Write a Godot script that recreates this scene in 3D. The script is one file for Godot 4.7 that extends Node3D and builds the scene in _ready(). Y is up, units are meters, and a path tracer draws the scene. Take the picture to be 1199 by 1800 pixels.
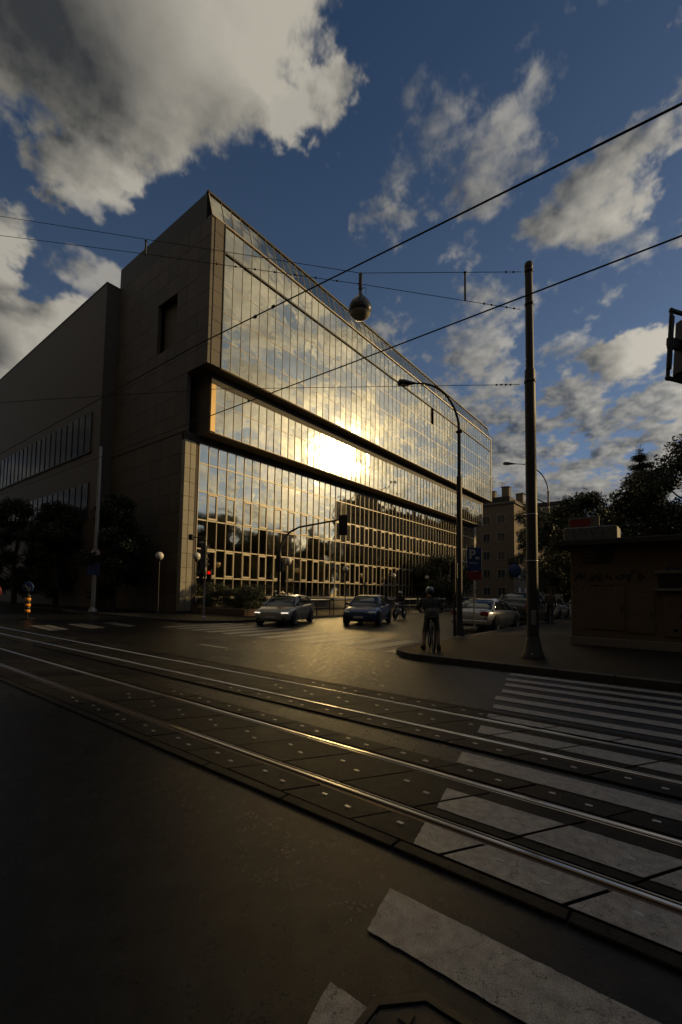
extends Node3D
# Corner of a glass-fronted office block at sunset, seen across a tram crossing.
# Street frame: local x ("a") runs along the tram tracks, local z ("b") runs back along the side street.

const AZ := 0.6636934
const SUN := Vector3(0.9287, 0.3009, -0.2166)
var M := {}
var names := {}
var box_cache := {}
var rng := RandomNumberGenerator.new()

# ---------------------------------------------------------------- helpers
func P(a: float, b: float, y := 0.0) -> Vector3:
	return Vector3(a * cos(AZ) - b * sin(AZ), y, a * sin(AZ) + b * cos(AZ))

func numbered(called: String) -> String:
	var k: int = names.get(called, 0)
	names[called] = k + 1
	return called if k == 0 else "%s_%03d" % [called, k]

func thing(called: String, label: String, category: String, at := Vector3.ZERO, turn := 0.0, group := "") -> Node3D:
	var o := Node3D.new()
	o.name = numbered(called)
	add_child(o)
	o.position = at
	o.rotation.y = turn
	o.set_meta("label", label)
	o.set_meta("category", category)
	if group != "":
		o.set_meta("group", group)
	return o

func setting(called: String, at := Vector3.ZERO, turn := 0.0) -> Node3D:
	var o := Node3D.new()
	o.name = numbered(called)
	add_child(o)
	o.position = at
	o.rotation.y = turn
	o.set_meta("kind", "structure")
	return o

func put(called: String, mesh: Mesh, m: Material, parent: Node, at := Vector3.ZERO, turn := Vector3.ZERO) -> MeshInstance3D:
	var o := MeshInstance3D.new()
	o.name = called
	o.mesh = mesh
	o.material_override = m
	o.position = at
	o.rotation = turn
	parent.add_child(o, true)
	return o

func start() -> SurfaceTool:
	var st := SurfaceTool.new()
	st.begin(Mesh.PRIMITIVE_TRIANGLES)
	return st

func done(st: SurfaceTool, smooth := true) -> ArrayMesh:
	if smooth:
		st.index()
	st.generate_normals()
	return st.commit()

func tri(st: SurfaceTool, a: Vector3, b: Vector3, c: Vector3) -> void:
	st.add_vertex(a); st.add_vertex(c); st.add_vertex(b)

func quad(st: SurfaceTool, a: Vector3, b: Vector3, c: Vector3, d: Vector3) -> void:
	tri(st, a, b, c); tri(st, a, c, d)

# box with lightly chamfered edges, centred on its middle
func add_box(st: SurfaceTool, c: Vector3, s: Vector3, bev := 0.0) -> void:
	var h := s * 0.5
	var e: float = min(bev, min(h.x, min(h.y, h.z)) * 0.6)
	st.set_smooth_group(-1)
	for ax in 3:
		for sg in [-1.0, 1.0]:
			var u := (ax + 1) % 3
			var v := (ax + 2) % 3
			var q := []
			for k in [[-1, -1], [1, -1], [1, 1], [-1, 1]]:
				var p := Vector3.ZERO
				p[ax] = h[ax] * sg
				p[u] = (h[u] - e) * k[0]
				p[v] = (h[v] - e) * k[1]
				q.append(c + p)
			if sg > 0: quad(st, q[0], q[1], q[2], q[3])
			else: quad(st, q[3], q[2], q[1], q[0])
	if e > 0.0:
		for ax in 3:
			var u := (ax + 1) % 3
			var v := (ax + 2) % 3
			for k in [[-1, -1], [1, -1], [1, 1], [-1, 1]]:
				var q := []
				for w in [[1, 0, -1], [1, 0, 1], [0, 1, 1], [0, 1, -1]]:
					var p := Vector3.ZERO
					p[ax] = (h[ax] - e) * w[2]
					p[u] = (h[u] - e * (1 - w[0])) * k[0]
					p[v] = (h[v] - e * (1 - w[1])) * k[1]
					q.append(c + p)
				if k[0] * k[1] > 0: quad(st, q[3], q[2], q[1], q[0])
				else: quad(st, q[0], q[1], q[2], q[3])
		for sx in [-1, 1]:
			for sy in [-1, 1]:
				for sz in [-1, 1]:
					var a := c + Vector3(h.x * sx, (h.y - e) * sy, (h.z - e) * sz)
					var b := c + Vector3((h.x - e) * sx, h.y * sy, (h.z - e) * sz)
					var d := c + Vector3((h.x - e) * sx, (h.y - e) * sy, h.z * sz)
					if sx * sy * sz > 0: tri(st, a, b, d)
					else: tri(st, a, d, b)

func box(s: Vector3, bev := 0.0) -> ArrayMesh:
	var key := "%.4f %.4f %.4f %.4f" % [s.x, s.y, s.z, bev]
	if not box_cache.has(key):
		var st := start()
		add_box(st, Vector3.ZERO, s, bev)
		box_cache[key] = done(st, false)
	return box_cache[key]

func block(called: String, lo: Vector3, hi: Vector3, m: Material, parent: Node, bev := 0.0) -> MeshInstance3D:
	return put(called, box(hi - lo, bev), m, parent, (lo + hi) * 0.5)

func add_tube(st: SurfaceTool, pts: Array, r0: float, r1 := -1.0, n := 8, cap := true) -> void:
	if r1 < 0.0: r1 = r0
	st.set_smooth_group(1)
	var rings := []
	var side := Vector3.ZERO
	for i in pts.size():
		var d: Vector3 = (pts[min(i + 1, pts.size() - 1)] - pts[max(i - 1, 0)]).normalized()
		if side == Vector3.ZERO:
			side = d.cross(Vector3.UP if abs(d.y) < 0.9 else Vector3.RIGHT).normalized()
		side = (side - d * side.dot(d)).normalized()
		var up := side.cross(d)
		var r := lerpf(r0, r1, float(i) / max(1, pts.size() - 1))
		var ring := []
		for k in n:
			var t := TAU * k / n
			ring.append(pts[i] + (side * cos(t) + up * sin(t)) * r)
		rings.append(ring)
	for i in pts.size() - 1:
		for k in n:
			quad(st, rings[i][k], rings[i][(k + 1) % n], rings[i + 1][(k + 1) % n], rings[i + 1][k])
	if cap:
		st.set_smooth_group(-1)
		for k in range(1, n - 1):
			tri(st, rings[0][0], rings[0][k + 1], rings[0][k])
			tri(st, rings[-1][0], rings[-1][k], rings[-1][k + 1])

func tube(pts: Array, r0: float, r1 := -1.0, n := 8) -> ArrayMesh:
	var st := start()
	add_tube(st, pts, r0, r1, n)
	return done(st)

func add_lathe(st: SurfaceTool, prof: Array, n := 20, c := Vector3.ZERO, axis := 1) -> void:
	st.set_smooth_group(1)
	var f := func(r: float, y: float, t: float) -> Vector3:
		if axis == 1: return c + Vector3(r * cos(t), y, r * sin(t))
		if axis == 0: return c + Vector3(y, r * cos(t), r * sin(t))
		return c + Vector3(r * sin(t), r * cos(t), y)
	for i in prof.size() - 1:
		for k in n:
			var t0 := TAU * k / n
			var t1 := TAU * (k + 1) / n
			var a: Vector3 = f.call(prof[i].x, prof[i].y, t0)
			var b: Vector3 = f.call(prof[i].x, prof[i].y, t1)
			var d: Vector3 = f.call(prof[i + 1].x, prof[i + 1].y, t0)
			var e: Vector3 = f.call(prof[i + 1].x, prof[i + 1].y, t1)
			if prof[i].x > 1e-5: tri(st, a, e, b)
			if prof[i + 1].x > 1e-5: tri(st, a, d, e)

func lathe(prof: Array, n := 20, axis := 1) -> ArrayMesh:
	var st := start()
	add_lathe(st, prof, n, Vector3.ZERO, axis)
	return done(st)

func add_loft(st: SurfaceTool, rings: Array, closed := true) -> void:
	st.set_smooth_group(1)
	var n: int = rings[0].size()
	for i in rings.size() - 1:
		for k in (n if closed else n - 1):
			quad(st, rings[i][k], rings[i][(k + 1) % n], rings[i + 1][(k + 1) % n], rings[i + 1][k])
	if closed:
		for k in range(1, n - 1):
			tri(st, rings[0][0], rings[0][k + 1], rings[0][k])
			tri(st, rings[-1][0], rings[-1][k], rings[-1][k + 1])

# flat polygon on the ground (points in a, b), lifted to height y, with thickness t
func add_slab(st: SurfaceTool, poly: PackedVector2Array, y: float, t: float) -> void:
	st.set_smooth_group(-1)
	var p := poly.duplicate()
	if not Geometry2D.is_polygon_clockwise(p): p.reverse()
	var ix := Geometry2D.triangulate_polygon(p)
	for i in range(0, ix.size(), 3):
		var v := []
		for k in 3: v.append(Vector3(p[ix[i + k]].x, y, p[ix[i + k]].y))
		if (v[1] - v[0]).cross(v[2] - v[0]).y > 0: tri(st, v[0], v[1], v[2])
		else: tri(st, v[0], v[2], v[1])
	if t > 0.0:
		var area := 0.0
		for i in p.size(): area += p[i].cross(p[(i + 1) % p.size()])
		for i in p.size():
			var a: Vector2 = p[i]
			var b: Vector2 = p[(i + 1) % p.size()]
			if area > 0:
				var s := a; a = b; b = s
			quad(st, Vector3(a.x, y - t, a.y), Vector3(b.x, y - t, b.y), Vector3(b.x, y, b.y), Vector3(a.x, y, a.y))

func slab(poly: PackedVector2Array, y: float, t := 0.0) -> ArrayMesh:
	var st := start()
	add_slab(st, poly, y, t)
	return done(st, false)

func arc(c: Vector2, r: float, t0: float, t1: float, n := 8) -> PackedVector2Array:
	var out := PackedVector2Array()
	for k in n + 1:
		var t := deg_to_rad(lerpf(t0, t1, float(k) / n))
		out.append(c + Vector2(cos(t), sin(t)) * r)
	return out

# ---------------------------------------------------------------- materials (linear base colours)
func lin(r: float, g: float, b: float) -> Color:
	return Color(r, g, b).linear_to_srgb()

func mat(c: Color, rough := 0.7, metal := 0.0) -> StandardMaterial3D:
	var m := StandardMaterial3D.new()
	m.albedo_color = c
	m.roughness = rough
	m.metallic = metal
	return m

func noise_image(size: int, freq: float, seed_: int, oct := 4) -> Image:
	var n := FastNoiseLite.new()
	n.seed = seed_
	n.noise_type = FastNoiseLite.TYPE_SIMPLEX_SMOOTH
	n.frequency = freq
	n.fractal_octaves = oct
	return n.get_seamless_image(size, size)

# colour map: fine grain times broad patches, as multipliers round a mean of one third of the range
func grain_tex(size: int, f1: float, f2: float, lo: float, hi: float, sd: int, cracks := 0.0) -> ImageTexture:
	var a := noise_image(size, f1, sd, 2)
	var b := noise_image(size, f2, sd + 1, 4)
	var cr := noise_image(size, 0.006, sd + 2, 5)
	var ad := a.get_data()
	var bd := b.get_data()
	var cd := cr.get_data()
	var out := PackedByteArray()
	out.resize(size * size)
	for i in size * size:
		var v := lerpf(lo, hi, 0.55 * ad[i] / 255.0 + 0.45 * bd[i] / 255.0)
		if cracks > 0.0 and absf(cd[i] - 127.0) < cracks: v *= 0.45
		out[i] = int(clampf(v, 0.0, 1.0) * 255.0)
	return ImageTexture.create_from_image(Image.create_from_data(size, size, false, Image.FORMAT_L8, out))

func normal_tex(size: int, freq: float, sd: int, strength: float, oct := 3) -> ImageTexture:
	var im := noise_image(size, freq, sd, oct)
	im.convert(Image.FORMAT_RGBA8)
	im.bump_map_to_normal_map(strength)
	return ImageTexture.create_from_image(im)

func tri_map(m: StandardMaterial3D, tex: Texture2D, metres: float, nrm: Texture2D = null, nscale := 1.0) -> StandardMaterial3D:
	m.uv1_triplanar = true
	m.uv1_world_triplanar = true
	m.uv1_scale = Vector3.ONE / metres
	if tex: m.albedo_texture = tex
	if nrm:
		m.normal_enabled = true
		m.normal_texture = nrm
		m.normal_scale = nscale
	return m

func make_materials() -> void:
	var fine := normal_tex(1024, 0.34, 11, 5.0, 3)
	var ripple := normal_tex(512, 0.008, 21, 6.0, 2)
	var asphalt := grain_tex(1024, 0.30, 0.006, 0.22, 1.0, 31, 1.1)
	var worn := grain_tex(1024, 0.10, 0.010, 0.42, 1.0, 41, 2.2)
	var stone := grain_tex(512, 0.05, 0.008, 0.7, 1.0, 51)
	var worn_r := grain_tex(512, 0.12, 0.02, 0.55, 1.0, 91)
	M.asphalt = tri_map(mat(lin(0.040, 0.038, 0.036), 0.40), asphalt, 1.7, fine, 0.34)
	M.asphalt.roughness_texture = worn_r
	M.asphalt_dark = tri_map(mat(lin(0.033, 0.031, 0.029), 0.42), asphalt, 1.4, fine, 0.34)
	M.asphalt_dark.roughness_texture = worn_r
	M.tar = mat(lin(0.014, 0.013, 0.013), 0.35)
	M.ground = tri_map(mat(lin(0.05, 0.047, 0.04), 0.9), asphalt, 5.0)
	M.pavement = tri_map(mat(lin(0.048, 0.045, 0.042), 0.7), asphalt, 2.0, fine, 0.5)
	M.kerb = tri_map(mat(lin(0.065, 0.06, 0.053), 0.75), stone, 0.8, fine, 0.4)
	M.slab = tri_map(mat(lin(0.044, 0.042, 0.038), 0.46), worn, 1.3, fine, 0.45)
	M.slab2 = tri_map(mat(lin(0.036, 0.034, 0.031), 0.43), worn, 1.7, fine, 0.45)
	M.paint = tri_map(mat(lin(0.52, 0.50, 0.47), 0.32), worn, 1.1, fine, 0.4)
	M.stud = mat(lin(0.36, 0.34, 0.31), 0.35, 0.5)
	M.rail = mat(lin(0.46, 0.43, 0.39), 0.15, 1.0)
	M.rail_side = mat(lin(0.10, 0.07, 0.05), 0.6, 0.5)
	M.iron = tri_map(mat(lin(0.06, 0.058, 0.055), 0.55, 0.5), worn, 0.4, fine, 0.8)
	for k in ["asphalt", "asphalt_dark", "slab", "slab2", "pavement"]:
		M[k].metallic_specular = 0.27
	M.slab.metallic_specular = 0.16
	M.slab2.metallic_specular = 0.16
	# office block
	var glass_map := grain_tex(256, 0.02, 0.006, 0.86, 1.0, 61)
	for k in 3:
		var g := mat(lin(0.86, 0.77, 0.55) if k == 0 else (lin(0.80, 0.72, 0.53) if k == 1 else lin(0.90, 0.80, 0.57)), 0.04 + 0.015 * k, 1.0)
		M["pane%d" % k] = tri_map(g, glass_map, 5.0, ripple, 0.085)
	M.mullion = mat(lin(0.42, 0.355, 0.25), 0.42, 0.1)
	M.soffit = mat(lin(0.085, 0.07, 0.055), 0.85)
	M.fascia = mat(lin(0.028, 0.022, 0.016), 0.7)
	M.core = mat(lin(0.12, 0.11, 0.10), 0.9)
	for k in 3:
		M["stone_dark%d" % k] = tri_map(mat(lin(0.125, 0.102, 0.075) * (1.0 - 0.05 * k), 0.65), stone, 1.2)
		M["stone_pale%d" % k] = tri_map(mat(lin(0.36, 0.325, 0.25) * (1.0 - 0.04 * k), 0.6), stone, 1.0)
	M.gold_panel = mat(lin(0.42, 0.28, 0.10), 0.4, 0.3)
	M.coping = mat(lin(0.05, 0.05, 0.05), 0.6, 0.3)
	M.wing_glass = tri_map(mat(lin(0.03, 0.033, 0.038), 0.12), null, 4.0, ripple, 0.06)
	M.wing_glass.metallic_specular = 0.2
	M.wing_wall = tri_map(mat(lin(0.125, 0.102, 0.075), 0.65), stone, 1.3)
	# street furniture
	M.pole = tri_map(mat(lin(0.06, 0.06, 0.065), 0.55, 0.2), stone, 0.7)
	M.galv = mat(lin(0.30, 0.30, 0.30), 0.45, 0.6)
	M.black = mat(lin(0.012, 0.012, 0.013), 0.45)
	M.rubber = mat(lin(0.015, 0.015, 0.015), 0.85)
	M.cable = mat(lin(0.015, 0.014, 0.014), 0.6)
	M.globe = mat(lin(0.62, 0.60, 0.55), 0.25)
	M.lamp_shell = mat(lin(0.05, 0.055, 0.065), 0.3, 0.2)
	M.lamp_lens = mat(lin(0.55, 0.52, 0.44), 0.12)
	M.blue_sign = mat(lin(0.010, 0.040, 0.15), 0.45)
	M.red_sign = mat(lin(0.17, 0.012, 0.012), 0.45)
	M.white_sign = mat(lin(0.40, 0.39, 0.37), 0.55)
	M.sign_grey = tri_map(mat(lin(0.15, 0.15, 0.15), 0.6), stone, 0.5)
	M.orange = mat(lin(0.75, 0.30, 0.03), 0.4)
	M.red_lamp = mat(lin(0.5, 0.02, 0.01), 0.3)
	M.red_lamp.emission_enabled = true
	M.red_lamp.emission = Color(1.0, 0.05, 0.02)
	M.red_lamp.emission_energy_multiplier = 0.8
	M.dead_lens = mat(lin(0.03, 0.035, 0.035), 0.15)
	M.concrete = tri_map(mat(lin(0.24, 0.22, 0.19), 0.85), stone, 1.0, fine, 0.4)
	M.brick = tri_map(mat(lin(0.18, 0.11, 0.07), 0.85), stone, 0.6, fine, 0.5)
	# buildings further off
	M.ochre = tri_map(mat(lin(0.17, 0.12, 0.068), 0.85), stone, 2.2)
	M.low_bounce = tri_map(mat(lin(0.075, 0.068, 0.06), 0.9), stone, 2.5)  # kept dark so the added back row bounces little light
	M.tan = tri_map(mat(lin(0.22, 0.165, 0.11), 0.85), stone, 3.0)
	M.pale_wall = tri_map(mat(lin(0.42, 0.39, 0.33), 0.85), stone, 3.0)
	M.grey_wall = tri_map(mat(lin(0.16, 0.15, 0.14), 0.85), stone, 3.0)
	M.window = mat(lin(0.035, 0.04, 0.045), 0.12)
	M.roof = tri_map(mat(lin(0.055, 0.045, 0.04), 0.85), stone, 1.5)
	# plants
	M.bark = tri_map(mat(lin(0.07, 0.052, 0.038), 0.9), stone, 0.5, fine, 1.0)
	M.leaf = mat(Color.WHITE, 0.6)
	M.leaf.vertex_color_use_as_albedo = true
	M.leaf.backlight = lin(0.10, 0.13, 0.03)
	# vehicles
	M.tyre = mat(lin(0.015, 0.015, 0.015), 0.85)
	M.rim = mat(lin(0.45, 0.45, 0.45), 0.3, 0.9)
	M.car_glass = mat(lin(0.025, 0.03, 0.032), 0.05)
	M.car_glass.metallic_specular = 0.7
	M.headlamp = mat(lin(0.7, 0.7, 0.7), 0.08, 0.6)
	M.tail_lamp = mat(lin(0.22, 0.012, 0.012), 0.15)
	M.plate = mat(lin(0.45, 0.45, 0.43), 0.5)
	M.skin_cloth = mat(Color.WHITE, 0.8)
	M.skin_cloth.vertex_color_use_as_albedo = true

# ---------------------------------------------------------------- sky
var sky_rows: Array = []
var SKY_W := 3072
var SKY_H := 1536
var cloud_noise := FastNoiseLite.new()
var patch_noise := FastNoiseLite.new()
var puff_noise := FastNoiseLite.new()
# cloud banks: azimuth, elevation, half width, half height (degrees), strength
# azimuth, elevation, half width, half height in degrees; strength; raggedness; opacity
var banks := [
	[-38.0, 58.5, 38.0, 17.5, 1.7, 0.5, 1.0], [-32.5, 41.0, 7.5, 3.6, 0.55, 0.8, 0.95], [-7.0, 49.6, 7.0, 3.6, 0.35, 1.0, 0.9],
	[-41.0, 31.5, 5.0, 4.6, 0.9, 0.8, 0.95], [-38.0, 24.0, 8.5, 4.6, 1.0, 0.8, 0.95], [-30.0, 31.8, 5.6, 2.2, 0.5, 0.9, 0.7], [-31.6, 27.6, 4.6, 3.4, 0.9, 0.7, 0.95], [-31.0, 38.6, 5.0, 1.4, 0.35, 1.2, 0.7], [-24.0, 36.5, 3.4, 1.0, 0.25, 1.2, 0.6],
	[17.0, 46.6, 8.5, 4.6, 0.34, 0.95, 0.60], [19.3, 42.8, 11.0, 3.0, 0.45, 0.9, 0.68], [31.0, 39.2, 9.0, 3.8, 0.66, 0.8, 0.85], [39.0, 41.0, 5.4, 5.0, 0.34, 1.1, 0.70], [10.1, 41.0, 6.5, 2.6, 0.32, 1.0, 0.70], [14.5, 38.4, 3.6, 1.8, 0.40, 0.9, 0.75],
	[17.0, 31.0, 11.0, 3.6, 0.26, 1.1, 0.65], [17.0, 25.6, 11.0, 5.6, 0.5, 1.0, 0.78], [27.6, 20.4, 18.0, 5.0, 0.5, 1.1, 0.82], [33.3, 24.8, 6.0, 2.6, 0.75, 0.9, 0.92], [36.5, 17.4, 9.0, 3.2, 0.55, 1.1, 0.88], [24.0, 56.6, 9.0, 2.6, 0.45, 0.9, 0.55], [37.0, 53.2, 9.0, 2.4, 0.5, 0.9, 0.65],
	[30.8, 34.5, 7.0, 1.6, 0.16, 1.1, 0.55], [27.7, 27.2, 4.0, 1.4, 0.28, 1.0, 0.65], [14.0, 15.0, 14.0, 5.6, 0.6, 1.0, 0.88], [26.0, 12.0, 22.0, 4.4, 0.6, 1.0, 0.88],
	[92.0, 64.0, 42.0, 13.0, 0.8, 0.9, 0.9], [96.0, 42.0, 26.0, 10.0, 0.35, 1.5, 0.95], [62.0, 38.0, 20.0, 9.0, 0.35, 1.5, 0.95], [88.0, 24.0, 24.0, 6.5, 0.35, 1.6, 0.95], [70.0, 12.0, 26.0, 5.0, 0.4, 1.5, 0.9]]

# x: cloud value, y: opacity, z: value without the fine break-up
func cloud_value(d: Vector3, az: float, el: float) -> Vector3:
	var h := maxf(d.y, 0.02) + 0.22
	var q := Vector2(d.x, d.z) * (100.0 / h)
	var n := 0.85 * cloud_noise.get_noise_2dv(q) + 0.45 * puff_noise.get_noise_2dv(q)
	var soft := -0.7
	var best := soft + n * 0.7
	var opac := 0.8
	if az < -48.0 or az > 46.0 or el > 60.0:
		var out := clampf(maxf(maxf(-48.0 - az, az - 46.0), el - 60.0) / 14.0, 0.0, 1.0)
		soft = lerpf(soft, 1.0 * patch_noise.get_noise_2dv(q) + 0.55 * smoothstep(0.35, -0.2, d.dot(SUN)), out)  # thicker cloud added away from the sun, out of view, to lower ambient light
		best = soft + n * lerpf(0.7, 1.1, out)
		opac = lerpf(opac, 0.95, out)
	for k in banks:
		var x: float = (az - k[0]) / k[2]
		if absf(x) > 1.5: continue
		var y: float = (el - k[1]) / k[3]
		if absf(y) > 1.5: continue
		var b: float = k[4] * (1.0 - x * x - y * y)
		var v: float = b + n * k[5]
		var hh := maxf(0.3 - absf(v - best), 0.0) / 0.3
		if v > best: opac = lerpf(opac, k[6], clampf((v - best) * 4.0, 0.0, 1.0))
		best = maxf(v, best) + hh * hh * 0.075
		hh = maxf(0.3 - absf(b - soft), 0.0) / 0.3
		soft = maxf(b, soft) + hh * hh * 0.075
	return Vector3(best, opac, soft)

func sky_row(y: int) -> void:
	var row := PackedFloat32Array()
	row.resize(SKY_W * 3)
	var el := 90.0 - 180.0 * (y + 0.5) / SKY_H
	var se := sin(deg_to_rad(el))
	var ce := cos(deg_to_rad(el))
	for x in SKY_W:
		var az := 360.0 * (x + 0.5) / SKY_W
		if az > 180.0: az -= 360.0
		var ar := deg_to_rad(az)
		var d := Vector3(sin(ar) * ce, se, -cos(ar) * ce)
		var th := rad_to_deg(acos(clampf(d.dot(SUN), -1.0, 1.0)))
		var near := exp(-th / 24.0)
		var t := pow(1.0 - maxf(se, 0.0), 1.9)
		var c := Vector3(0.016, 0.038, 0.088).lerp(Vector3(0.17, 0.26, 0.42), t)
		c *= 0.60 + 1.6 * exp(-th / 45.0)
		c = c.lerp(Vector3(0.20, 0.19, 0.17), 0.6 * smoothstep(16.0, 0.0, el))
		var glow := 1.0
		if se > -0.03:
			var cv := cloud_value(d, az, el)
			var dens := smoothstep(-0.04, 0.36 + 1.5 * maxf(0.0, 0.92 - cv.y), cv.x)
			if dens > 0.002:
				var d2 := (d + SUN * 0.03).normalized()
				var w2 := cloud_value(d2, rad_to_deg(atan2(d2.x, -d2.z)), rad_to_deg(asin(d2.y)))
				var d3 := (d + SUN * 0.16).normalized()
				var w3 := cloud_value(d3, rad_to_deg(atan2(d3.x, -d3.z)), rad_to_deg(asin(d3.y)))
				var thick := smoothstep(0.1, 1.1, cv.z)
				var lit := clampf(0.34 - 0.34 * thick + (0.6 - 0.42 * thick) * (cv.x - w2.x) + 1.15 * clampf(cv.z - w3.z, 0.0, 0.8) + 0.22 * (1.0 - dens), 0.0, 1.0)
				var cc := Vector3(0.045, 0.049, 0.053).lerp(Vector3(0.51, 0.475, 0.40), lit)
				cc *= 0.80 + 1.5 * near + 3.0 * exp(-th / 6.0)
				c = c.lerp(cc, dens * cv.y)
				glow = 0.45 + 0.8 * dens * (0.4 + lit)
		c += Vector3(1.0, 0.84, 0.54) * (10.0 * smoothstep(4.0, 2.2, th) + glow * (2.4 * exp(-th / 4.0) + 0.16 * exp(-th / 15.0)))
		row[x * 3] = c.x; row[x * 3 + 1] = c.y; row[x * 3 + 2] = c.z
	sky_rows[y] = row

func make_sky() -> Sky:
	cloud_noise.seed = 7
	cloud_noise.noise_type = FastNoiseLite.TYPE_SIMPLEX_SMOOTH
	cloud_noise.frequency = 0.05
	cloud_noise.fractal_octaves = 3
	cloud_noise.fractal_gain = 0.5
	cloud_noise.domain_warp_enabled = true
	cloud_noise.domain_warp_amplitude = 8.0
	cloud_noise.domain_warp_frequency = 0.03
	puff_noise.seed = 23
	puff_noise.noise_type = FastNoiseLite.TYPE_SIMPLEX_SMOOTH
	puff_noise.frequency = 0.24
	puff_noise.fractal_octaves = 5
	puff_noise.fractal_gain = 0.62
	puff_noise.domain_warp_enabled = true
	puff_noise.domain_warp_amplitude = 2.5
	puff_noise.domain_warp_frequency = 0.2
	patch_noise.seed = 19
	patch_noise.noise_type = FastNoiseLite.TYPE_SIMPLEX_SMOOTH
	patch_noise.frequency = 0.012
	patch_noise.fractal_octaves = 2
	sky_rows.resize(SKY_H)
	var top := int(SKY_H * 0.52)
	var job := WorkerThreadPool.add_group_task(sky_row, top, 4, true)
	WorkerThreadPool.wait_for_group_task_completion(job)
	var data := PackedByteArray()
	for y in SKY_H:
		data.append_array((sky_rows[y] if y < top else sky_rows[top - 1]).to_byte_array())
	sky_rows.clear()
	var im := Image.create_from_data(SKY_W, SKY_H, false, Image.FORMAT_RGBF, data)
	var pm := PanoramaSkyMaterial.new()
	pm.panorama = ImageTexture.create_from_image(im)
	var s := Sky.new()
	s.sky_material = pm
	return s

# ================================================================ scene
func _ready() -> void:
	rng.seed = 5
	# camera
	var cam := Camera3D.new()
	cam.name = "camera"
	add_child(cam)
	cam.position = Vector3(0, 1.6, 0)
	cam.basis = Basis(Vector3.RIGHT, 0.0612357) * Basis(Vector3.BACK, 0.0147568)
	cam.near = 0.05
	cam.far = 900.0
	var sz := 1800.0 / 775.473 * cam.near
	cam.set_frustum(sz, Vector2(0.0, (993.588 - 900.0) / 1800.0 * sz), cam.near, cam.far)
	cam.current = true
	# sky and sun
	var we := WorldEnvironment.new()
	we.name = "world_environment"
	var env := Environment.new()
	env.background_mode = Environment.BG_SKY
	env.sky = make_sky()
	env.background_energy_multiplier = 1.0
	env.ambient_light_source = Environment.AMBIENT_SOURCE_SKY
	env.tonemap_mode = Environment.TONE_MAPPER_LINEAR
	env.tonemap_exposure = 1.0
	env.sdfgi_enabled = true
	env.ssao_enabled = true
	env.ssil_enabled = true
	we.environment = env
	add_child(we)
	var sun := DirectionalLight3D.new()
	sun.name = "sun"
	sun.light_color = Color(1.0, 0.85, 0.58)
	sun.light_energy = 0.9
	sun.light_angular_distance = 2.4
	sun.shadow_enabled = true
	add_child(sun)
	sun.look_at_from_position(SUN * 50.0, Vector3.ZERO)
	make_materials()
	print("materials")
	build_ground()
	print("ground")
	build_office()
	print("office")
	build_far_buildings()
	build_back_row()
	build_trees()
	print("trees")
	build_kiosk()
	build_wires()
	build_posts()
	build_cars()
	print("cars")
	build_people()
	print("people")

# ---------------------------------------------------------------- ground, road, tracks, crossings
func build_ground() -> void:
	var g := setting("ground")
	put("earth", slab(PackedVector2Array([Vector2(-600, -600), Vector2(600, -600), Vector2(600, 600), Vector2(-600, 600)]), -0.03), M.ground, g)
	var r := setting("road", Vector3.ZERO, -AZ)
	put("carriageway", slab(PackedVector2Array([Vector2(-120, -9.2), Vector2(-120, 16), Vector2(90, 16), Vector2(90, -9.2)]), -0.008), M.asphalt, r)
	put("side_street", slab(PackedVector2Array([Vector2(-120, -9.2), Vector2(90, -9.2), Vector2(90, -14), Vector2(-4, -14), Vector2(-4, -160), Vector2(-22, -160), Vector2(-22, -16), Vector2(-120, -16)]), -0.008), M.asphalt, r)
	# resurfaced patches with their own outline
	for q in [[-9.6, -8.2, 2.6, 1.3], [-4.2, -7.9, 1.1, 0.8], [-12.6, -9.6, 1.6, 1.0], [-3.0, -0.9, 2.2, 0.9]]:
		put("patch", slab(PackedVector2Array([Vector2(q[0], q[1]), Vector2(q[0] + q[2], q[1] + 0.1), Vector2(q[0] + q[2] - 0.15, q[1] + q[3]), Vector2(q[0] + 0.1, q[1] + q[3] - 0.06)]), -0.004), M.asphalt_dark, r)
	for q in [[-6.5, -0.9, 0.4, 2.2, 0.006], [-9.0, -9.3, 0.3, 3.8, 0.012], [-11.5, -8.4, -0.9, 3.0, 0.012], [-8.0, -7.4, 2.9, 4.0, 0.010], [-4.2, -7.3, 0.05, 4.5, 0.009], [-14.0, -11.0, 0.6, 4.0, 0.014]]:
		crack(r, Vector2(q[0], q[1]), q[2], q[3], q[4])
	# pavements with kerbs
	var right := PackedVector2Array()
	right.append_array(arc(Vector2(-5.1, -10.9), 1.2, 180, 90, 8))
	right.append_array(PackedVector2Array([Vector2(90, -9.7), Vector2(90, -160), Vector2(-6.3, -160)]))
	pavement(right, [0, 9], true)
	var left := PackedVector2Array([Vector2(-120, -12.4), Vector2(-21.2, -12.4)])
	left.append_array(arc(Vector2(-20.4, -15.0), 2.6, 80, 0, 6))
	left.append_array(PackedVector2Array([Vector2(-17.8, -160), Vector2(-120, -160)]))
	pavement(left, [0, 9], false)
	build_tracks()
	build_crossings()

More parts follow.
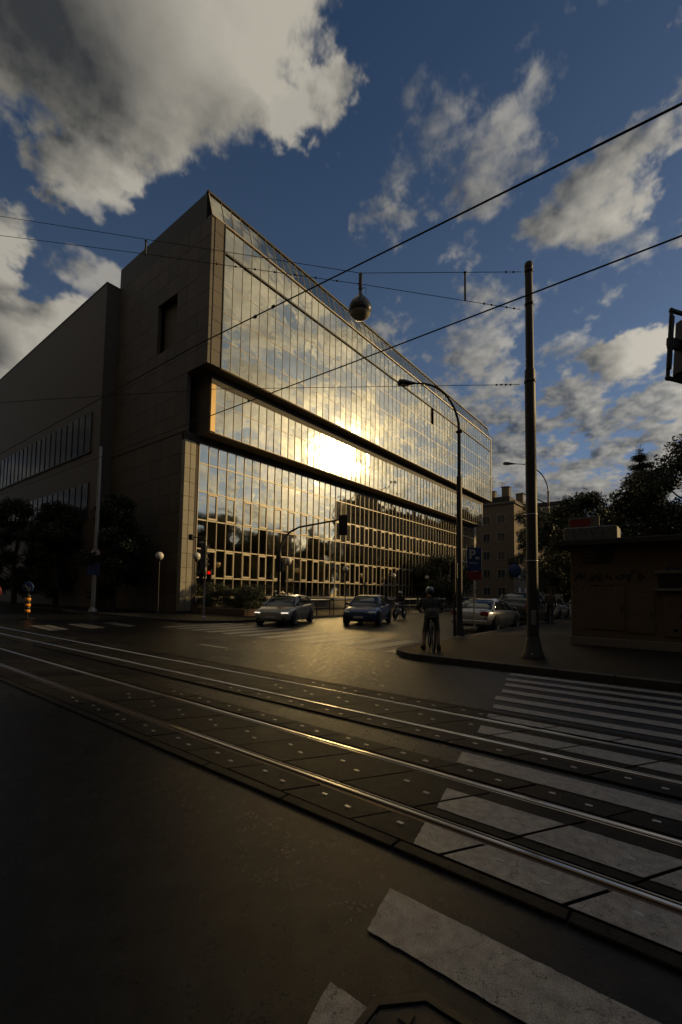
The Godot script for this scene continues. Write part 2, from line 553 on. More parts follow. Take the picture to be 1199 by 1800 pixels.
func pavement(poly: PackedVector2Array, _k: Array, near: bool) -> void:
	var n := setting("pavement", Vector3.ZERO, -AZ)
	var inner := Geometry2D.offset_polygon(poly, -0.16)
	put("surface", slab(inner[0], 0.118, 0.12), M.pavement, n)
	# kerb stones along the road side, each its own stone
	var pts := poly
	var made := 0
	var last := pts.size() - 2 if near else pts.size() - 1
	for i in last:
		var a: Vector2 = pts[i]
		var b: Vector2 = pts[i + 1]
		if near and i >= 9: break
		var L := a.distance_to(b)
		var k: int = max(1, int(round(L / 1.0)))
		if L > 30.0: k = int(L)
		for j in k:
			var p := a.lerp(b, float(j) / k)
			var q := a.lerp(b, float(j + 1) / k)
			var mid := (p + q) * 0.5
			if mid.x < -34.0 or mid.x > 4.0 or mid.y < -60.0: continue
			var o := put("kerb_stone", box(Vector3(p.distance_to(q) - 0.012, 0.2, 0.16), 0.014), M.kerb, n, Vector3(mid.x, 0.024, mid.y))
			var dd := q - p
			o.rotation.y = -dd.angle()
			var inw := Vector2(-dd.y, dd.x).normalized() * 0.08
			if not Geometry2D.is_point_in_polygon(mid + inw, poly): inw = -inw
			o.position += Vector3(inw.x, 0, inw.y)
			made += 1
	if near:
		# kerb running back along the side street
		for j in 46:
			put("kerb_stone", box(Vector3(0.16, 0.2, 0.988), 0.014), M.kerb, n, Vector3(-6.22, 0.024, -11.4 - j))

func build_tracks() -> void:
	var t := setting("tram_track", Vector3.ZERO, -AZ)
	var sl := -0.6   # the joints between the precast slabs run aslant
	var strips := [[-2.87, -2.585], [-3.63, -3.02], [-4.04, -3.79], [-4.79, -4.53], [-5.58, -4.94], [-6.02, -5.73]]
	var variants := [M.slab, M.slab2]
	var step := 0.685
	var si := 0
	var stud_mesh := box(Vector3(0.052, 0.012, 0.03), 0.003)
	for s in strips:
		var b0: float = s[0]
		var b1: float = s[1]
		var poly := PackedVector2Array()
		var g := 0.011
		for c in [[0.0 + g, b0], [step - g, b0], [step - g, b1], [0.0 + g, b1]]:
			poly.append(Vector2(c[0] + sl * (c[1] - b0), c[1] - b0))
		var mesh := slab(poly, 0.0, 0.06)
		for k in range(-20, 11):
			var a0 := -1.54 + sl * (b0 + 3.19) + k * step
			var o := put("track_slab", mesh, variants[(k * 7 + si * 3) % 2], t, Vector3(a0, 0.012 + rng.randf_range(-0.0015, 0.0015), b0))
			o.rotation = Vector3(rng.randf_range(-0.002, 0.002), 0, rng.randf_range(-0.002, 0.002))
			if k > -9 and k < 6:
				var w := b1 - b0
				for e in [[0.2, 0.40], [0.49, 0.56]]:
					var bb: float = w * e[1]
					put("stud", stud_mesh, M.stud, o, Vector3(e[0] + sl * bb, 0.0, bb))
		si += 1
		var rest := start()
		add_slab(rest, PackedVector2Array([Vector2(-110, b0), Vector2(-15.4, b0), Vector2(-15.4, b1), Vector2(-110, b1)]), 0.01, 0.06)
		add_slab(rest, PackedVector2Array([Vector2(6.2, b0), Vector2(80, b0), Vector2(80, b1), Vector2(6.2, b1)]), 0.01, 0.06)
		var ro := put("far_slabs", done(rest, false), M.slab, t)
		ro.set_meta("kind", "stuff")
	# grooved rails: running head, groove, guard lip
	var bs := [-2.945, -3.71, -4.865, -5.655]
	for i in 4:
		var b: float = bs[i]
		var side := 1.0 if i % 2 == 0 else -1.0
		var rl := put("rail", box(Vector3(190, 0.05, 0.036), 0.006), M.rail, t, Vector3(-15, -0.007, b))
		put("guard_lip", box(Vector3(190, 0.05, 0.010), 0.003), M.rail, rl, Vector3(0, -0.004, -side * 0.046))
		put("groove_bed", box(Vector3(190, 0.02, 0.138), 0.0), M.rail_side, rl, Vector3(0, 0.0, -side * 0.004))
	# concrete edging strip on the near and far side
	for e in [[-2.575, -2.475], [-6.135, -6.035]]:
		for k in 26:
			put("edge_stone", box(Vector3(0.99, 0.07, 0.096), 0.006), M.slab, t, Vector3(-16.0 + k, -0.022, (e[0] + e[1]) * 0.5))

func ragged(poly: PackedVector2Array, step: float, amount: float) -> PackedVector2Array:
	var out := PackedVector2Array()
	for i in poly.size():
		var a: Vector2 = poly[i]
		var b: Vector2 = poly[(i + 1) % poly.size()]
		var n: int = max(1, int(a.distance_to(b) / step))
		var side := Vector2(-(b - a).y, (b - a).x).normalized()
		for k in n:
			var p := a.lerp(b, (k + (0.0 if k == 0 else rng.randf_range(-0.3, 0.3))) / n)
			out.append(p + side * (0.0 if k == 0 else rng.randf_range(-amount, amount)))
	return out

func crack(r: Node3D, at: Vector2, dir: float, length: float, width: float) -> void:
	var st := start()
	var p := at
	var d := dir
	var w := width
	var n := int(length / 0.09)
	var last_l := p
	var last_r := p
	for k in n:
		d += rng.randf_range(-0.45, 0.45) * 0.8
		d = lerpf(d, dir, 0.25)
		var q := p + Vector2(cos(d), sin(d)) * 0.09
		var side := Vector2(-sin(d), cos(d)) * w * rng.randf_range(0.4, 1.0)
		quad(st, Vector3(last_l.x, -0.003, last_l.y), Vector3(last_r.x, -0.003, last_r.y), Vector3((q + side).x, -0.003, (q + side).y), Vector3((q - side).x, -0.003, (q - side).y))
		last_l = q - side
		last_r = q + side
		p = q
	put("tar_crack", done(st, false), M.tar, r)

func stripe_clip(n: Node, poly: PackedVector2Array, slabs: Array) -> void:
	# paint on the road itself
	var rest := [poly]
	for s in slabs:
		var next := []
		for r in rest:
			next.append_array(Geometry2D.clip_polygons(r, s.zone))
		rest = next
	for r in rest:
		if r.size() >= 3:
			put("stripe", slab(r, 0.0), M.paint, n)
	# paint on the track slabs stops at every joint
	var st := start()
	var any := false
	for s in slabs:
		for q in s.pieces:
			for r in Geometry2D.intersect_polygons(poly, q):
				add_slab(st, r, 0.0172, 0.0)
				any = true
	if any:
		put("stripe", done(st, false), M.paint, n)

func build_crossings() -> void:
	var strips := [[-2.87, -2.585], [-3.63, -3.02], [-4.04, -3.79], [-4.79, -4.53], [-5.58, -4.94], [-6.02, -5.73]]
	var slabs := []
	for s in strips:
		var pieces := []
		for k in range(-6, 8):
			var g := 0.014
			var p := PackedVector2Array()
			for c in [[g, s[0]], [0.685 - g, s[0]], [0.685 - g, s[1]], [g, s[1]]]:
				p.append(Vector2(-1.54 + k * 0.685 + c[0] - 0.6 * (c[1] + 3.19), c[1]))
			pieces.append(p)
		slabs.append({"zone": PackedVector2Array([Vector2(-9, s[0]), Vector2(9, s[0]), Vector2(9, s[1]), Vector2(-9, s[1])]), "pieces": pieces})
	# rails and edging stay bare
	for z in [[-3.02, -2.87], [-3.79, -3.63], [-4.94, -4.79], [-5.73, -5.58], [-2.585, -2.46], [-6.18, -6.02]]:
		slabs.append({"zone": PackedVector2Array([Vector2(-9, z[0]), Vector2(9, z[0]), Vector2(9, z[1]), Vector2(-9, z[1])]), "pieces": []})
	var n := setting("zebra_crossing", Vector3.ZERO, -AZ)
	var left := func(b: float) -> float: return -2.88 + (b + 9.38) * 0.215
	for s in [[-9.38, -9.11], [-8.79, -8.52], [-8.27, -8.0], [-7.70, -7.43], [-7.13, -6.86], [-6.57, -6.33], [-5.95, -5.68], [-5.36, -5.05], [-4.40, -4.08], [-3.47, -3.10], [-2.88, -2.55], [-2.15, -1.81], [-1.50, -1.18], [-0.9, -0.55]]:
		var e := rng.randf_range(-0.03, 0.03)
		stripe_clip(n, ragged(PackedVector2Array([Vector2(left.call(s[0]) + e, s[0]), Vector2(2.4, s[0] + 0.02), Vector2(2.4, s[1]), Vector2(left.call(s[1]) + e, s[1] - 0.015)]), 0.035, 0.0035), slabs)
	var n2 := setting("zebra_crossing", Vector3.ZERO, -AZ)
	for k in 12:
		var a := -6.3 - 1.03 * k
		put("stripe", slab(PackedVector2Array([Vector2(a - 0.26, -10.3), Vector2(a - 0.27, -13.3 - 0.05 * k), Vector2(a + 0.25, -13.4 - 0.05 * k), Vector2(a + 0.26, -10.35)]), 0.0), M.paint, n2)
	var n3 := setting("zebra_crossing", Vector3.ZERO, -AZ)
	for k in 7:
		var b := -0.9 - 1.45 * k
		if b < -2.2 and b > -6.6: continue
		put("stripe", slab(PackedVector2Array([Vector2(-21.8, b - 0.5), Vector2(-19.0, b - 0.25), Vector2(-18.9, b + 0.25), Vector2(-21.9, b)]), 0.0), M.paint, n3)
	for k in 3:
		var b := -6.9 - 1.35 * k
		put("stripe", slab(PackedVector2Array([Vector2(-21.8, b - 0.5), Vector2(-19.0, b - 0.25), Vector2(-18.9, b + 0.25), Vector2(-21.9, b)]), 0.0), M.paint, n3)
	# short lane dashes
	var n4 := setting("lane_marking", Vector3.ZERO, -AZ)
	for q in [[-11.4, -7.9, 1.3, 0.13], [-12.1, -19.0, 0.14, 3.0], [-12.1, -26.0, 0.14, 3.0], [-12.1, -33.0, 0.14, 3.0], [-12.1, -40.0, 0.14, 3.0]]:
		put("dash", slab(PackedVector2Array([Vector2(q[0], q[1]), Vector2(q[0] + q[2], q[1]), Vector2(q[0] + q[2], q[1] + q[3]), Vector2(q[0], q[1] + q[3])]), 0.0), M.paint, n4)
	# manhole cover near the kerb
	var mh := thing("manhole_cover", "dark cast iron manhole cover with eight-sided rim sunk in the road by the stripes", "manhole cover", P(-0.75, -1.43, 0.0), -AZ)
	var oct := func(r: float) -> PackedVector2Array:
		var o := PackedVector2Array()
		for k in 8: o.append(Vector2(cos(TAU * (k + 0.5) / 8), sin(TAU * (k + 0.5) / 8)) * r)
		return o
	var st := start()
	for k in 8:
		var a: Vector2 = oct.call(0.275)[k]
		var b: Vector2 = oct.call(0.275)[(k + 1) % 8]
		add_slab(st, PackedVector2Array([a, b, b * 0.88, a * 0.88]), 0.016, 0.03)
	put("rim", done(st, false), M.iron, mh)
	put("lid", slab(oct.call(0.232), 0.008, 0.03), M.iron, mh)
	for k in 9:
		put("rib", box(Vector3(0.05, 0.008, 0.05), 0.002), M.iron, mh, Vector3((k % 3 - 1) * 0.12, 0.010, (int(k / 3.0) - 1) * 0.12))

# ---------------------------------------------------------------- the glass office block
func build_office() -> void:
	var o := thing("office_building", "large golden mirror-glass office block with overhanging upper storeys and dark stone end wall", "building", Vector3.ZERO, -AZ)
	# frame: x = a (towards the street), z = b = -u
	# solid cores
	block("core", Vector3(-36.3, 16.3, -68.5), Vector3(-26.4, 26.15, -17.9), M.core, o)
	block("core", Vector3(-36.3, 12.25, -66.8), Vector3(-24.88, 16.26, -17.5), M.core, o)
	block("core", Vector3(-36.3, 0.0, -66.9), Vector3(-26.18, 12.1, -16.5), M.core, o)
	# soffits under the overhangs and the deep recess at the corner
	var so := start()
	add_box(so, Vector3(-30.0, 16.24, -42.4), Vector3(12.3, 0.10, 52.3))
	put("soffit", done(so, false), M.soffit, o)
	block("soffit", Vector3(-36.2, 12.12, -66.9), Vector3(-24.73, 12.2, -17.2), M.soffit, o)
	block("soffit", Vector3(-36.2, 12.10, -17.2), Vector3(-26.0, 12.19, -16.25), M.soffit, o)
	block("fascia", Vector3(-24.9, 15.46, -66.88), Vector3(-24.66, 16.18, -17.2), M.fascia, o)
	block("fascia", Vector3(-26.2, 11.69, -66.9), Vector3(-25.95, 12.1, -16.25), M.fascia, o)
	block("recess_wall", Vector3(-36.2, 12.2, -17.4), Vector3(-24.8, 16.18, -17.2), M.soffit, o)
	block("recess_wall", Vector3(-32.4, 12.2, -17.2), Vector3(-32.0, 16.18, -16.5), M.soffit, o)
	# panes: section plane a, first and last u, module, row heights, setback of panes
	var want := []   # every pane: [distance measure, section, row, column]
	var S := [
		{"name": "upper_facade", "a": -23.8, "u0": 17.24, "u1": 68.44, "n": 64, "rows": [26.17, 24.21, 22.1, 20.14, 18.21, 16.3]},
		{"name": "middle_facade", "a": -24.7, "u0": 17.59, "u1": 66.88, "n": 64, "rows": [15.45, 14.19, 12.20]},
		{"name": "lower_facade", "a": -26.0, "u0": 17.33, "u1": 66.96, "n": 63, "rows": [11.67, 10.31, 8.37, 6.41, 4.43, 2.46, 1.14]}]
	var facades := []
	for s in S:
		var f := Node3D.new()
		f.name = s.name
		o.add_child(f, true)
		facades.append(f)
	# sloped top row of the upper facade is row -1
	for si in 3:
		var s: Dictionary = S[si]
		for c in s.n:
			for r in range(-1 if si == 0 else 0, s.rows.size() - 1):
				var u: float = lerpf(s.u0, s.u1, (c + 0.5) / s.n)
				var pos := P(s.a, -u, 8.0)
				var hh: float = 2.0 if r < 0 else s.rows[r] - s.rows[r + 1]
				want.append([pos.length_squared() / hh, si, r, c])
	want.sort_custom(func(x, y): return x[0] < y[0])
	var stuff := [start(), start(), start()]
	var open_sash := {"0 1 38": true, "0 3 61": true}
	for i in want.size():
		var si: int = want[i][1]
		var r: int = want[i][2]
		var c: int = want[i][3]
		var s: Dictionary = S[si]
		var w: float = (s.u1 - s.u0) / s.n
		var z: float = -lerpf(s.u0, s.u1, (c + 0.5) / s.n)
		var top: float = 28.03 if r < 0 else s.rows[r]
		var bot: float = 26.17 if r < 0 else s.rows[r + 1]
		var h := top - bot - 0.05
		var lean := atan2(0.52, 1.86) if r < 0 else 0.0
		var at := Vector3(s.a - (0.26 if r < 0 else 0.0) - 0.03, (top + bot) * 0.5, z)
		if r < 0: h = 1.90
		var wob := Vector3(0, rng.randfn(0.0, 0.0048), lean + rng.randfn(0.0, 0.0038))
		if open_sash.has("%d %d %d" % [si, r, c]):
			var fr := start()
			for e in [-1.0, 1.0]:
				add_box(fr, Vector3(0, e * (h * 0.5 - 0.02), 0), Vector3(0.06, 0.04, w - 0.04))
				add_box(fr, Vector3(0, 0, e * (w * 0.5 - 0.04)), Vector3(0.055, h - 0.1, 0.03))
			put("open_window", done(fr, false), M.coping, facades[si], at)
			continue
		var mname := "pane%d" % rng.randi_range(0, 2)
		if i < 290:
			put("pane", box(Vector3(0.02, h, w - 0.02), 0.0), M[mname], facades[si], at, wob)
		else:
			var bz := Basis.from_euler(wob)
			var e := [Vector3(0.01, -h * 0.5, w * 0.5 - 0.01), Vector3(0.01, -h * 0.5, -w * 0.5 + 0.01), Vector3(0.01, h * 0.5, -w * 0.5 + 0.01), Vector3(0.01, h * 0.5, w * 0.5 - 0.01)]
			var v := []
			for k in e: v.append(at + bz * k)
			stuff[si].set_smooth_group(-1)
			quad(stuff[si], v[0], v[1], v[2], v[3])
	for si in 3:
		var m := put("far_panes", done(stuff[si], false), M.pane0, facades[si])
		m.set_meta("kind", "stuff")
	# mullions and transoms
	for si in 3:
		var s: Dictionary = S[si]
		var f: Node3D = facades[si]
		var lo: float = s.rows[-1]
		var hi: float = s.rows[0]
		var pale := si == 2
		var dep: float = [0.06, 0.075, 0.085][si]
		var wd: float = [0.028, 0.034, 0.05][si]
		var mm: Material = M.mullion
		for c in s.n + 1:
			var z: float = -lerpf(s.u0, s.u1, float(c) / s.n)
			put("mullion", box(Vector3(dep, hi - lo, wd), 0.006), mm, f, Vector3(s.a + dep * 0.5 - 0.045, (hi + lo) * 0.5, z))
			if si == 0:
				put("roof_mullion", box(Vector3(0.05, 1.93, 0.035), 0.006), M.mullion, f, Vector3(s.a - 0.26 - 0.01, 27.1, z), Vector3(0, 0, atan2(0.52, 1.86)))
		for k in s.rows.size():
			var y: float = s.rows[k]
			var th: float = 0.09 if pale else 0.05
			var md: Material = mm
			var dp := dep * 0.7
			if si == 0 and k == 1:
				th = 0.13; dp = 0.13; md = M.coping
			put("transom", box(Vector3(dp, th, s.u1 - s.u0), 0.006), md, f, Vector3(s.a + dp * 0.5 - 0.05, y, -(s.u0 + s.u1) * 0.5))
		# opening lights: every other bay has a thick frame
		if pale:
			for rr in [2, 4]:
				for c in range(1, s.n, 2):
					var z: float = -lerpf(s.u0, s.u1, (c + 0.5) / s.n)
					var top: float = s.rows[rr]
					var bot: float = s.rows[rr + 1]
					var w: float = (s.u1 - s.u0) / s.n - 0.06
					var st := start()
					for y in [top - 0.13, bot + 0.13]:
						add_box(st, Vector3(0, y, 0), Vector3(0.07, 0.13, w), 0.008)
					for e in [-1.0, 1.0]:
						add_box(st, Vector3(0, (top + bot) * 0.5, e * (w * 0.5 - 0.035)), Vector3(0.065, top - bot - 0.40, 0.05), 0.006)
					put("sash_frame", done(st, false), M.mullion, f, Vector3(s.a + 0.02, 0, z))
	# ledge and dark plinth under the lower glass
	block("ledge", Vector3(-26.0, 0.97, -66.9), Vector3(-25.55, 1.11, -17.4), M.stone_pale0, o, 0.02)
	block("plinth", Vector3(-26.1, 0.0, -66.9), Vector3(-25.85, 0.96, -17.4), M.wing_wall, o)
	# the sloped row runs on over the stone corner
	put("pane", box(Vector3(0.02, 1.90, 0.92)), M.pane0, facades[0], Vector3(-24.09, 27.1, -16.72), Vector3(0, 0, atan2(0.52, 1.86)))
	put("roof_mullion", box(Vector3(0.05, 1.93, 0.06), 0.006), M.mullion, facades[0], Vector3(-24.07, 27.1, -16.24), Vector3(0, 0, atan2(0.52, 1.86)))
	# roof coping and end profile
	block("roof_coping", Vector3(-24.5, 27.98, -68.6), Vector3(-24.24, 28.14, -16.15), M.coping, o, 0.02)
	block("roof", Vector3(-36.3, 26.1, -68.4), Vector3(-24.5, 27.96, -16.45), M.coping, o)
	# stone corner strip of the upper storeys, facing the street
	for k in 10:
		var y0 := 16.2 + k * 0.997
		block("stone_panel", Vector3(-24.0, y0 + 0.006, -17.19), Vector3(-23.76 + rng.randf_range(-0.004, 0.004), y0 + 0.991, -16.45), M["stone_dark%d" % rng.randi_range(0, 2)], o, 0.008)
	block("corner_trim", Vector3(-23.95, 16.2, -17.25), Vector3(-23.7, 26.17, -17.2), M.coping, o)
	block("corner_trim", Vector3(-24.3, 26.1, -68.6), Vector3(-23.72, 26.2, -16.2), M.mullion, o, 0.01)
	# far end strips
	block("end_panel", Vector3(-24.0, 16.2, -68.75), Vector3(-23.76, 26.17, -68.46), M.stone_pale1, o, 0.01)
	block("end_panel", Vector3(-25.0, 12.2, -67.2), Vector3(-24.67, 16.18, -66.9), M.stone_pale1, o, 0.01)
	block("end_panel", Vector3(-26.4, 0.0, -67.75), Vector3(-25.95, 12.1, -66.98), M.stone_pale1, o, 0.01)
	block("gold_panel", Vector3(-24.9, 12.21, -17.57), Vector3(-24.66, 15.45, -17.2), M.gold_panel, o, 0.01)
	# pale stone pilaster beside the lower glass
	for k in 12:
		for c in 2:
			var y0 := 0.2 + k * 0.955
			block("stone_panel", Vector3(-26.4, y0 + 0.006, -16.63 - c * 0.43 + 0.006), Vector3(-25.97 + rng.randf_range(-0.005, 0.005), y0 + 0.949, -16.22 - c * 0.43 - 0.006), M["stone_pale%d" % rng.randi_range(0, 2)], o, 0.008)
	block("rain_pipe", Vector3(-26.2, 0.0, -17.3), Vector3(-26.0, 11.6, -17.1), M.soffit, o)
	# end wall: stone panels
	var cols := 10
	for c in cols:
		for r in 8:
			var x0 := -36.4 + c * 1.26
			var y0 := 16.2 + r * 1.246
			if c in [5, 6] and r in [2, 3, 4]: continue
			block("stone_panel", Vector3(x0 + 0.006, y0 + 0.006, -16.5), Vector3(x0 + 1.254, y0 + 1.24, -16.2 + rng.randf_range(-0.004, 0.004)), M["stone_dark%d" % rng.randi_range(0, 2)], o, 0.008)
	block("blind_bay", Vector3(-30.1, 18.7, -17.9), Vector3(-27.6, 22.43, -16.75), M.wing_wall, o)
	block("end_gable", Vector3(-36.4, 26.19, -16.5), Vector3(-24.45, 28.1, -16.22), M.coping, o)
	for c in 8:
		for r in 3:
			var x0 := -36.4 + c * 1.3
			block("stone_panel", Vector3(x0 + 0.006, 12.2 + r * 1.333, -16.5), Vector3(x0 + 1.294, 12.2 + r * 1.333 + 1.321, -16.2), M["stone_dark%d" % rng.randi_range(0, 2)], o, 0.008)
	for c in 8:
		for r in 9:
			var x0 := -36.4 + c * 1.25
			block("stone_panel", Vector3(x0 + 0.006, r * 1.345 + 0.006, -16.48), Vector3(x0 + 1.244, r * 1.345 + 1.333, -16.2 + rng.randf_range(-0.004, 0.004)), M["stone_dark%d" % rng.randi_range(0, 2)], o, 0.008)
	# short rods on the roof
	for q in [[-24.6, -33.0, 1.6], [-25.2, -47.0, 1.0]]:
		put("roof_rod", tube([Vector3(q[0], 28.0, q[1]), Vector3(q[0], 28.0 + q[2], q[1])], 0.025), M.black, o)
	build_wing()

func build_wing() -> void:
	var o := thing("office_wing", "long dark shaded wing with window bands behind the stone end wall", "building", Vector3.ZERO, -AZ)
	block("wall", Vector3(-95, 0.0, -40), Vector3(-36.42, 26.4, -15.2), M.wing_wall, o)
	block("coping", Vector3(-95, 26.4, -40), Vector3(-36.4, 26.52, -15.17), M.coping, o)
	for k in [[7.3, 10.2], [12.8, 16.1]]:
		var band := Node3D.new()
		band.name = "window_band"
		o.add_child(band, true)
		for c in 44:
			var x0 := -38.0 - c * 1.25
			put("mullion", box(Vector3(0.04, k[1] - k[0], 0.05), 0.006), M.coping, band, Vector3(x0, (k[0] + k[1]) * 0.5, -15.14))
			put("pane", box(Vector3(1.19, k[1] - k[0], 0.05), 0.0), M.wing_glass, band, Vector3(x0 - 0.625, (k[0] + k[1]) * 0.5, -15.19), Vector3(rng.randfn(0, 0.004), rng.randfn(0, 0.004), 0))
		block("sill", Vector3(-93, k[0] - 0.14, -15.22), Vector3(-37.8, k[0] - 0.02, -15.08), M.coping, band)

# ---------------------------------------------------------------- other buildings
func windows_on(o: Node3D, wall_x: Array, rows: Array, w: float, h: float, z: float, axis := 2) -> void:
	for y in rows:
		for x in wall_x:
			var at := Vector3(x, y, z) if axis == 2 else Vector3(z, y, x)
			var turn := Vector3.ZERO if axis == 2 else Vector3(0, PI / 2, 0)
			var st := start()
			for e in [-1.0, 1.0]:
				add_box(st, Vector3(0, e * (h * 0.5 + 0.04), 0), Vector3(w + 0.2, 0.1, 0.12), 0.01)
				add_box(st, Vector3(e * (w * 0.5 + 0.04), 0, 0), Vector3(0.1, h - 0.02, 0.12), 0.01)
			add_box(st, Vector3(0, 0, 0), Vector3(0.06, h - 0.02, 0.07), 0.005)
			var f := put("window", done(st, false), M.pale_wall, o, at, turn)
			put("pane", box(Vector3(w, h, 0.03)), M.window, f, Vector3(0, 0, -0.01))

func build_far_buildings() -> void:
	# tan block of flats beyond the office building
	var o := thing("apartment_building", "tan five-storey apartment block with chimneys and aerials beyond the glass office block", "building", Vector3.ZERO, -AZ)
	block("wall", Vector3(-42, 0, -108), Vector3(-25.2, 19.4, -85), M.tan, o)
	block("cornice", Vector3(-42.3, 18.9, -108.3), Vector3(-24.9, 19.25, -84.7), M.grey_wall, o, 0.03)
	block("roof", Vector3(-41, 19.4, -107), Vector3(-26.4, 20.7, -86.2), M.roof, o, 0.1)
	windows_on(o, [-27.6, -30.4, -33.2], [2.2, 5.6, 9.1, 12.6, 16.1], 1.35, 1.55, -84.97)
	windows_on(o, [-88.0, -92.0, -96.0, -100.0], [2.2, 5.6, 9.1, 12.6, 16.1], 1.35, 1.55, -25.17, 0)
	for q in [[-27.4, -87.5], [-31.0, -90.0], [-26.9, -95.0]]:
		var ch := block("chimney", Vector3(q[0] - 0.7, 20.5, q[1] - 0.6), Vector3(q[0] + 0.7, 22.6, q[1] + 0.6), M.tan, o, 0.04)
		put("cap", box(Vector3(1.6, 0.18, 1.4), 0.02), M.grey_wall, ch, Vector3(0, 1.14, 0))
	for q in [[-30.2, -88.0, 4.6], [-32.6, -88.2, 3.0], [-34.2, -88.0, 3.2], [-28.6, -89.0, 3.6]]:
		var st := start()
		add_tube(st, [Vector3.ZERO, Vector3(0, q[2], 0)], 0.045, -1.0, 5)
		for k in 5:
			add_tube(st, [Vector3(-0.8 + 0.1 * k, q[2] - 0.25 * k, 0.3), Vector3(0.8 - 0.1 * k, q[2] - 0.25 * k, -0.3)], 0.028, -1.0, 4)
		put("aerial", done(st), M.black, o, Vector3(q[0], 20.6, q[1]))
	# further block with balconies, largely hidden by trees
	var o2 := thing("apartment_building", "pale apartment block with balconies far down the side street behind trees", "building", Vector3.ZERO, -AZ)
	block("wall", Vector3(-48, 0, -150), Vector3(-22.5, 24.0, -118), M.pale_wall, o2)
	block("roof", Vector3(-48.4, 24.0, -150.4), Vector3(-22.1, 24.9, -117.6), M.roof, o2, 0.1)
	windows_on(o2, [-24.5, -28.0, -31.5], [3.0, 6.5, 10.0, 13.5, 17.0, 20.5], 1.6, 1.7, -117.97)
	for y in [5.2, 8.7, 12.2, 15.7, 19.2]:
		block("balcony", Vector3(-22.6, y, -130), Vector3(-21.2, y + 0.95, -119), M.pale_wall, o2, 0.05)
	# buildings across the street that close the view to the west; the glass front mirrors them
	var q1 := thing("apartment_building", "tall grey flat-roofed apartment block mirrored dark in the lower glass", "building", Vector3(109.6, 0, -76.6))
	block("wall", Vector3(-7, 0, -8.6), Vector3(7, 33.5, 8.6), M.grey_wall, q1)
	block("roof_hut", Vector3(-5.0, 33.5, -5.4), Vector3(3.0, 36.3, 1.5), M.grey_wall, q1, 0.05)
	windows_on(q1, [-6.4, -3.2, 0.0, 3.2, 6.4], [3.0, 6.4, 9.8, 13.2, 16.6, 20.0, 23.4, 26.8, 30.2], 1.8, 1.7, -7.02, 0)
	var tw := [[71.5, -44.6, 4.6, 16.2, "narrow pale tower mirrored between trees in the lower glass"], [56.5, -29.6, 5.0, 14.6, "squat pale tower mirrored beside the stone pilaster"], [84.5, -39.4, 6.0, 17.0, "broad pale tower mirrored far off behind trees"]]
	for q in tw:
		var t := thing("tower_block", q[4], "building", Vector3(q[0], 0, q[1]))
		block("wall", Vector3(-5, 0, -q[2] * 0.5), Vector3(5, q[3], q[2] * 0.5), M.pale_wall, t)
		for k in int(q[3] / 2.8):
			block("balcony", Vector3(-5.7, 1.2 + k * 2.8, -q[2] * 0.45), Vector3(-5.02, 2.2 + k * 2.8, q[2] * 0.45), M.tan, t, 0.03)
	var lr := thing("low_terrace", "low grey terrace mirrored as a dark strip under the trees", "building", Vector3(88.0, 0, -40.0))
	block("wall", Vector3(-6, 0, -19), Vector3(6, 11.5, 18), M.grey_wall, lr)
	block("roof", Vector3(-6.3, 11.5, -19.3), Vector3(6.3, 12.3, 18.3), M.roof, lr, 0.1)
	var lt := thing("long_terrace", "long grey terrace mirrored along the far half of the lower glass", "building", Vector3(92.5, 0, -93.0), 2.54)
	block("wall", Vector3(-7, 0, -28), Vector3(7, 23.0, 32), M.grey_wall, lt)
	block("roof", Vector3(-7.3, 23.0, -28.3), Vector3(7.3, 24.4, 32.3), M.roof, lt, 0.1)
	var lz := []
	for k in 12: lz.append(-25.0 + 5.0 * k)
	windows_on(lt, lz, [3.0, 6.4, 9.8, 13.2, 16.6, 20.0], 1.8, 1.7, 7.03, 0)
	# office row on the west side that shades the crossing
	var sh := thing("office_row", "plain grey office row west of the crossing that casts the street into shade", "building", Vector3(33.5, 0, 14.0))
	block("wall", Vector3(-7.5, 0, -27.5), Vector3(7.5, 19.0, 36), M.grey_wall, sh)
	block("roof_edge", Vector3(-7.8, 18.6, -27.8), Vector3(7.8, 19.2, 36.3), M.coping, sh, 0.05)
	var zs := []
	for k in 13: zs.append(-25.0 + 4.8 * k)
	windows_on(sh, zs, [2.6, 6.2, 9.8, 13.4, 17.0], 2.6, 1.7, -7.53, 0)

# ---------------------------------------------------------------- trees
var leaf_meshes := []

func leaf_mesh(size: float, needle := false) -> ArrayMesh:
	var st := start()
	st.set_smooth_group(-1)
	var r := RandomNumberGenerator.new()
	r.seed = 99
	for k in 7:
		var b := Basis.from_euler(Vector3(r.randf() * TAU, r.randf() * TAU, r.randf() * TAU))
		var c := Vector3(r.randf_range(-1, 1), r.randf_range(-1, 1), r.randf_range(-1, 1)) * size * 1.1
		var l := size * r.randf_range(0.7, 1.2)
		var w := l * (0.16 if needle else 0.5)
		quad(st, c + b * Vector3(-l * 0.5, 0, 0), c + b * Vector3(0, 0, -w * 0.5), c + b * Vector3(l * 0.5, 0.06 * l, 0), c + b * Vector3(0, 0, w * 0.5))
	return done(st, false)

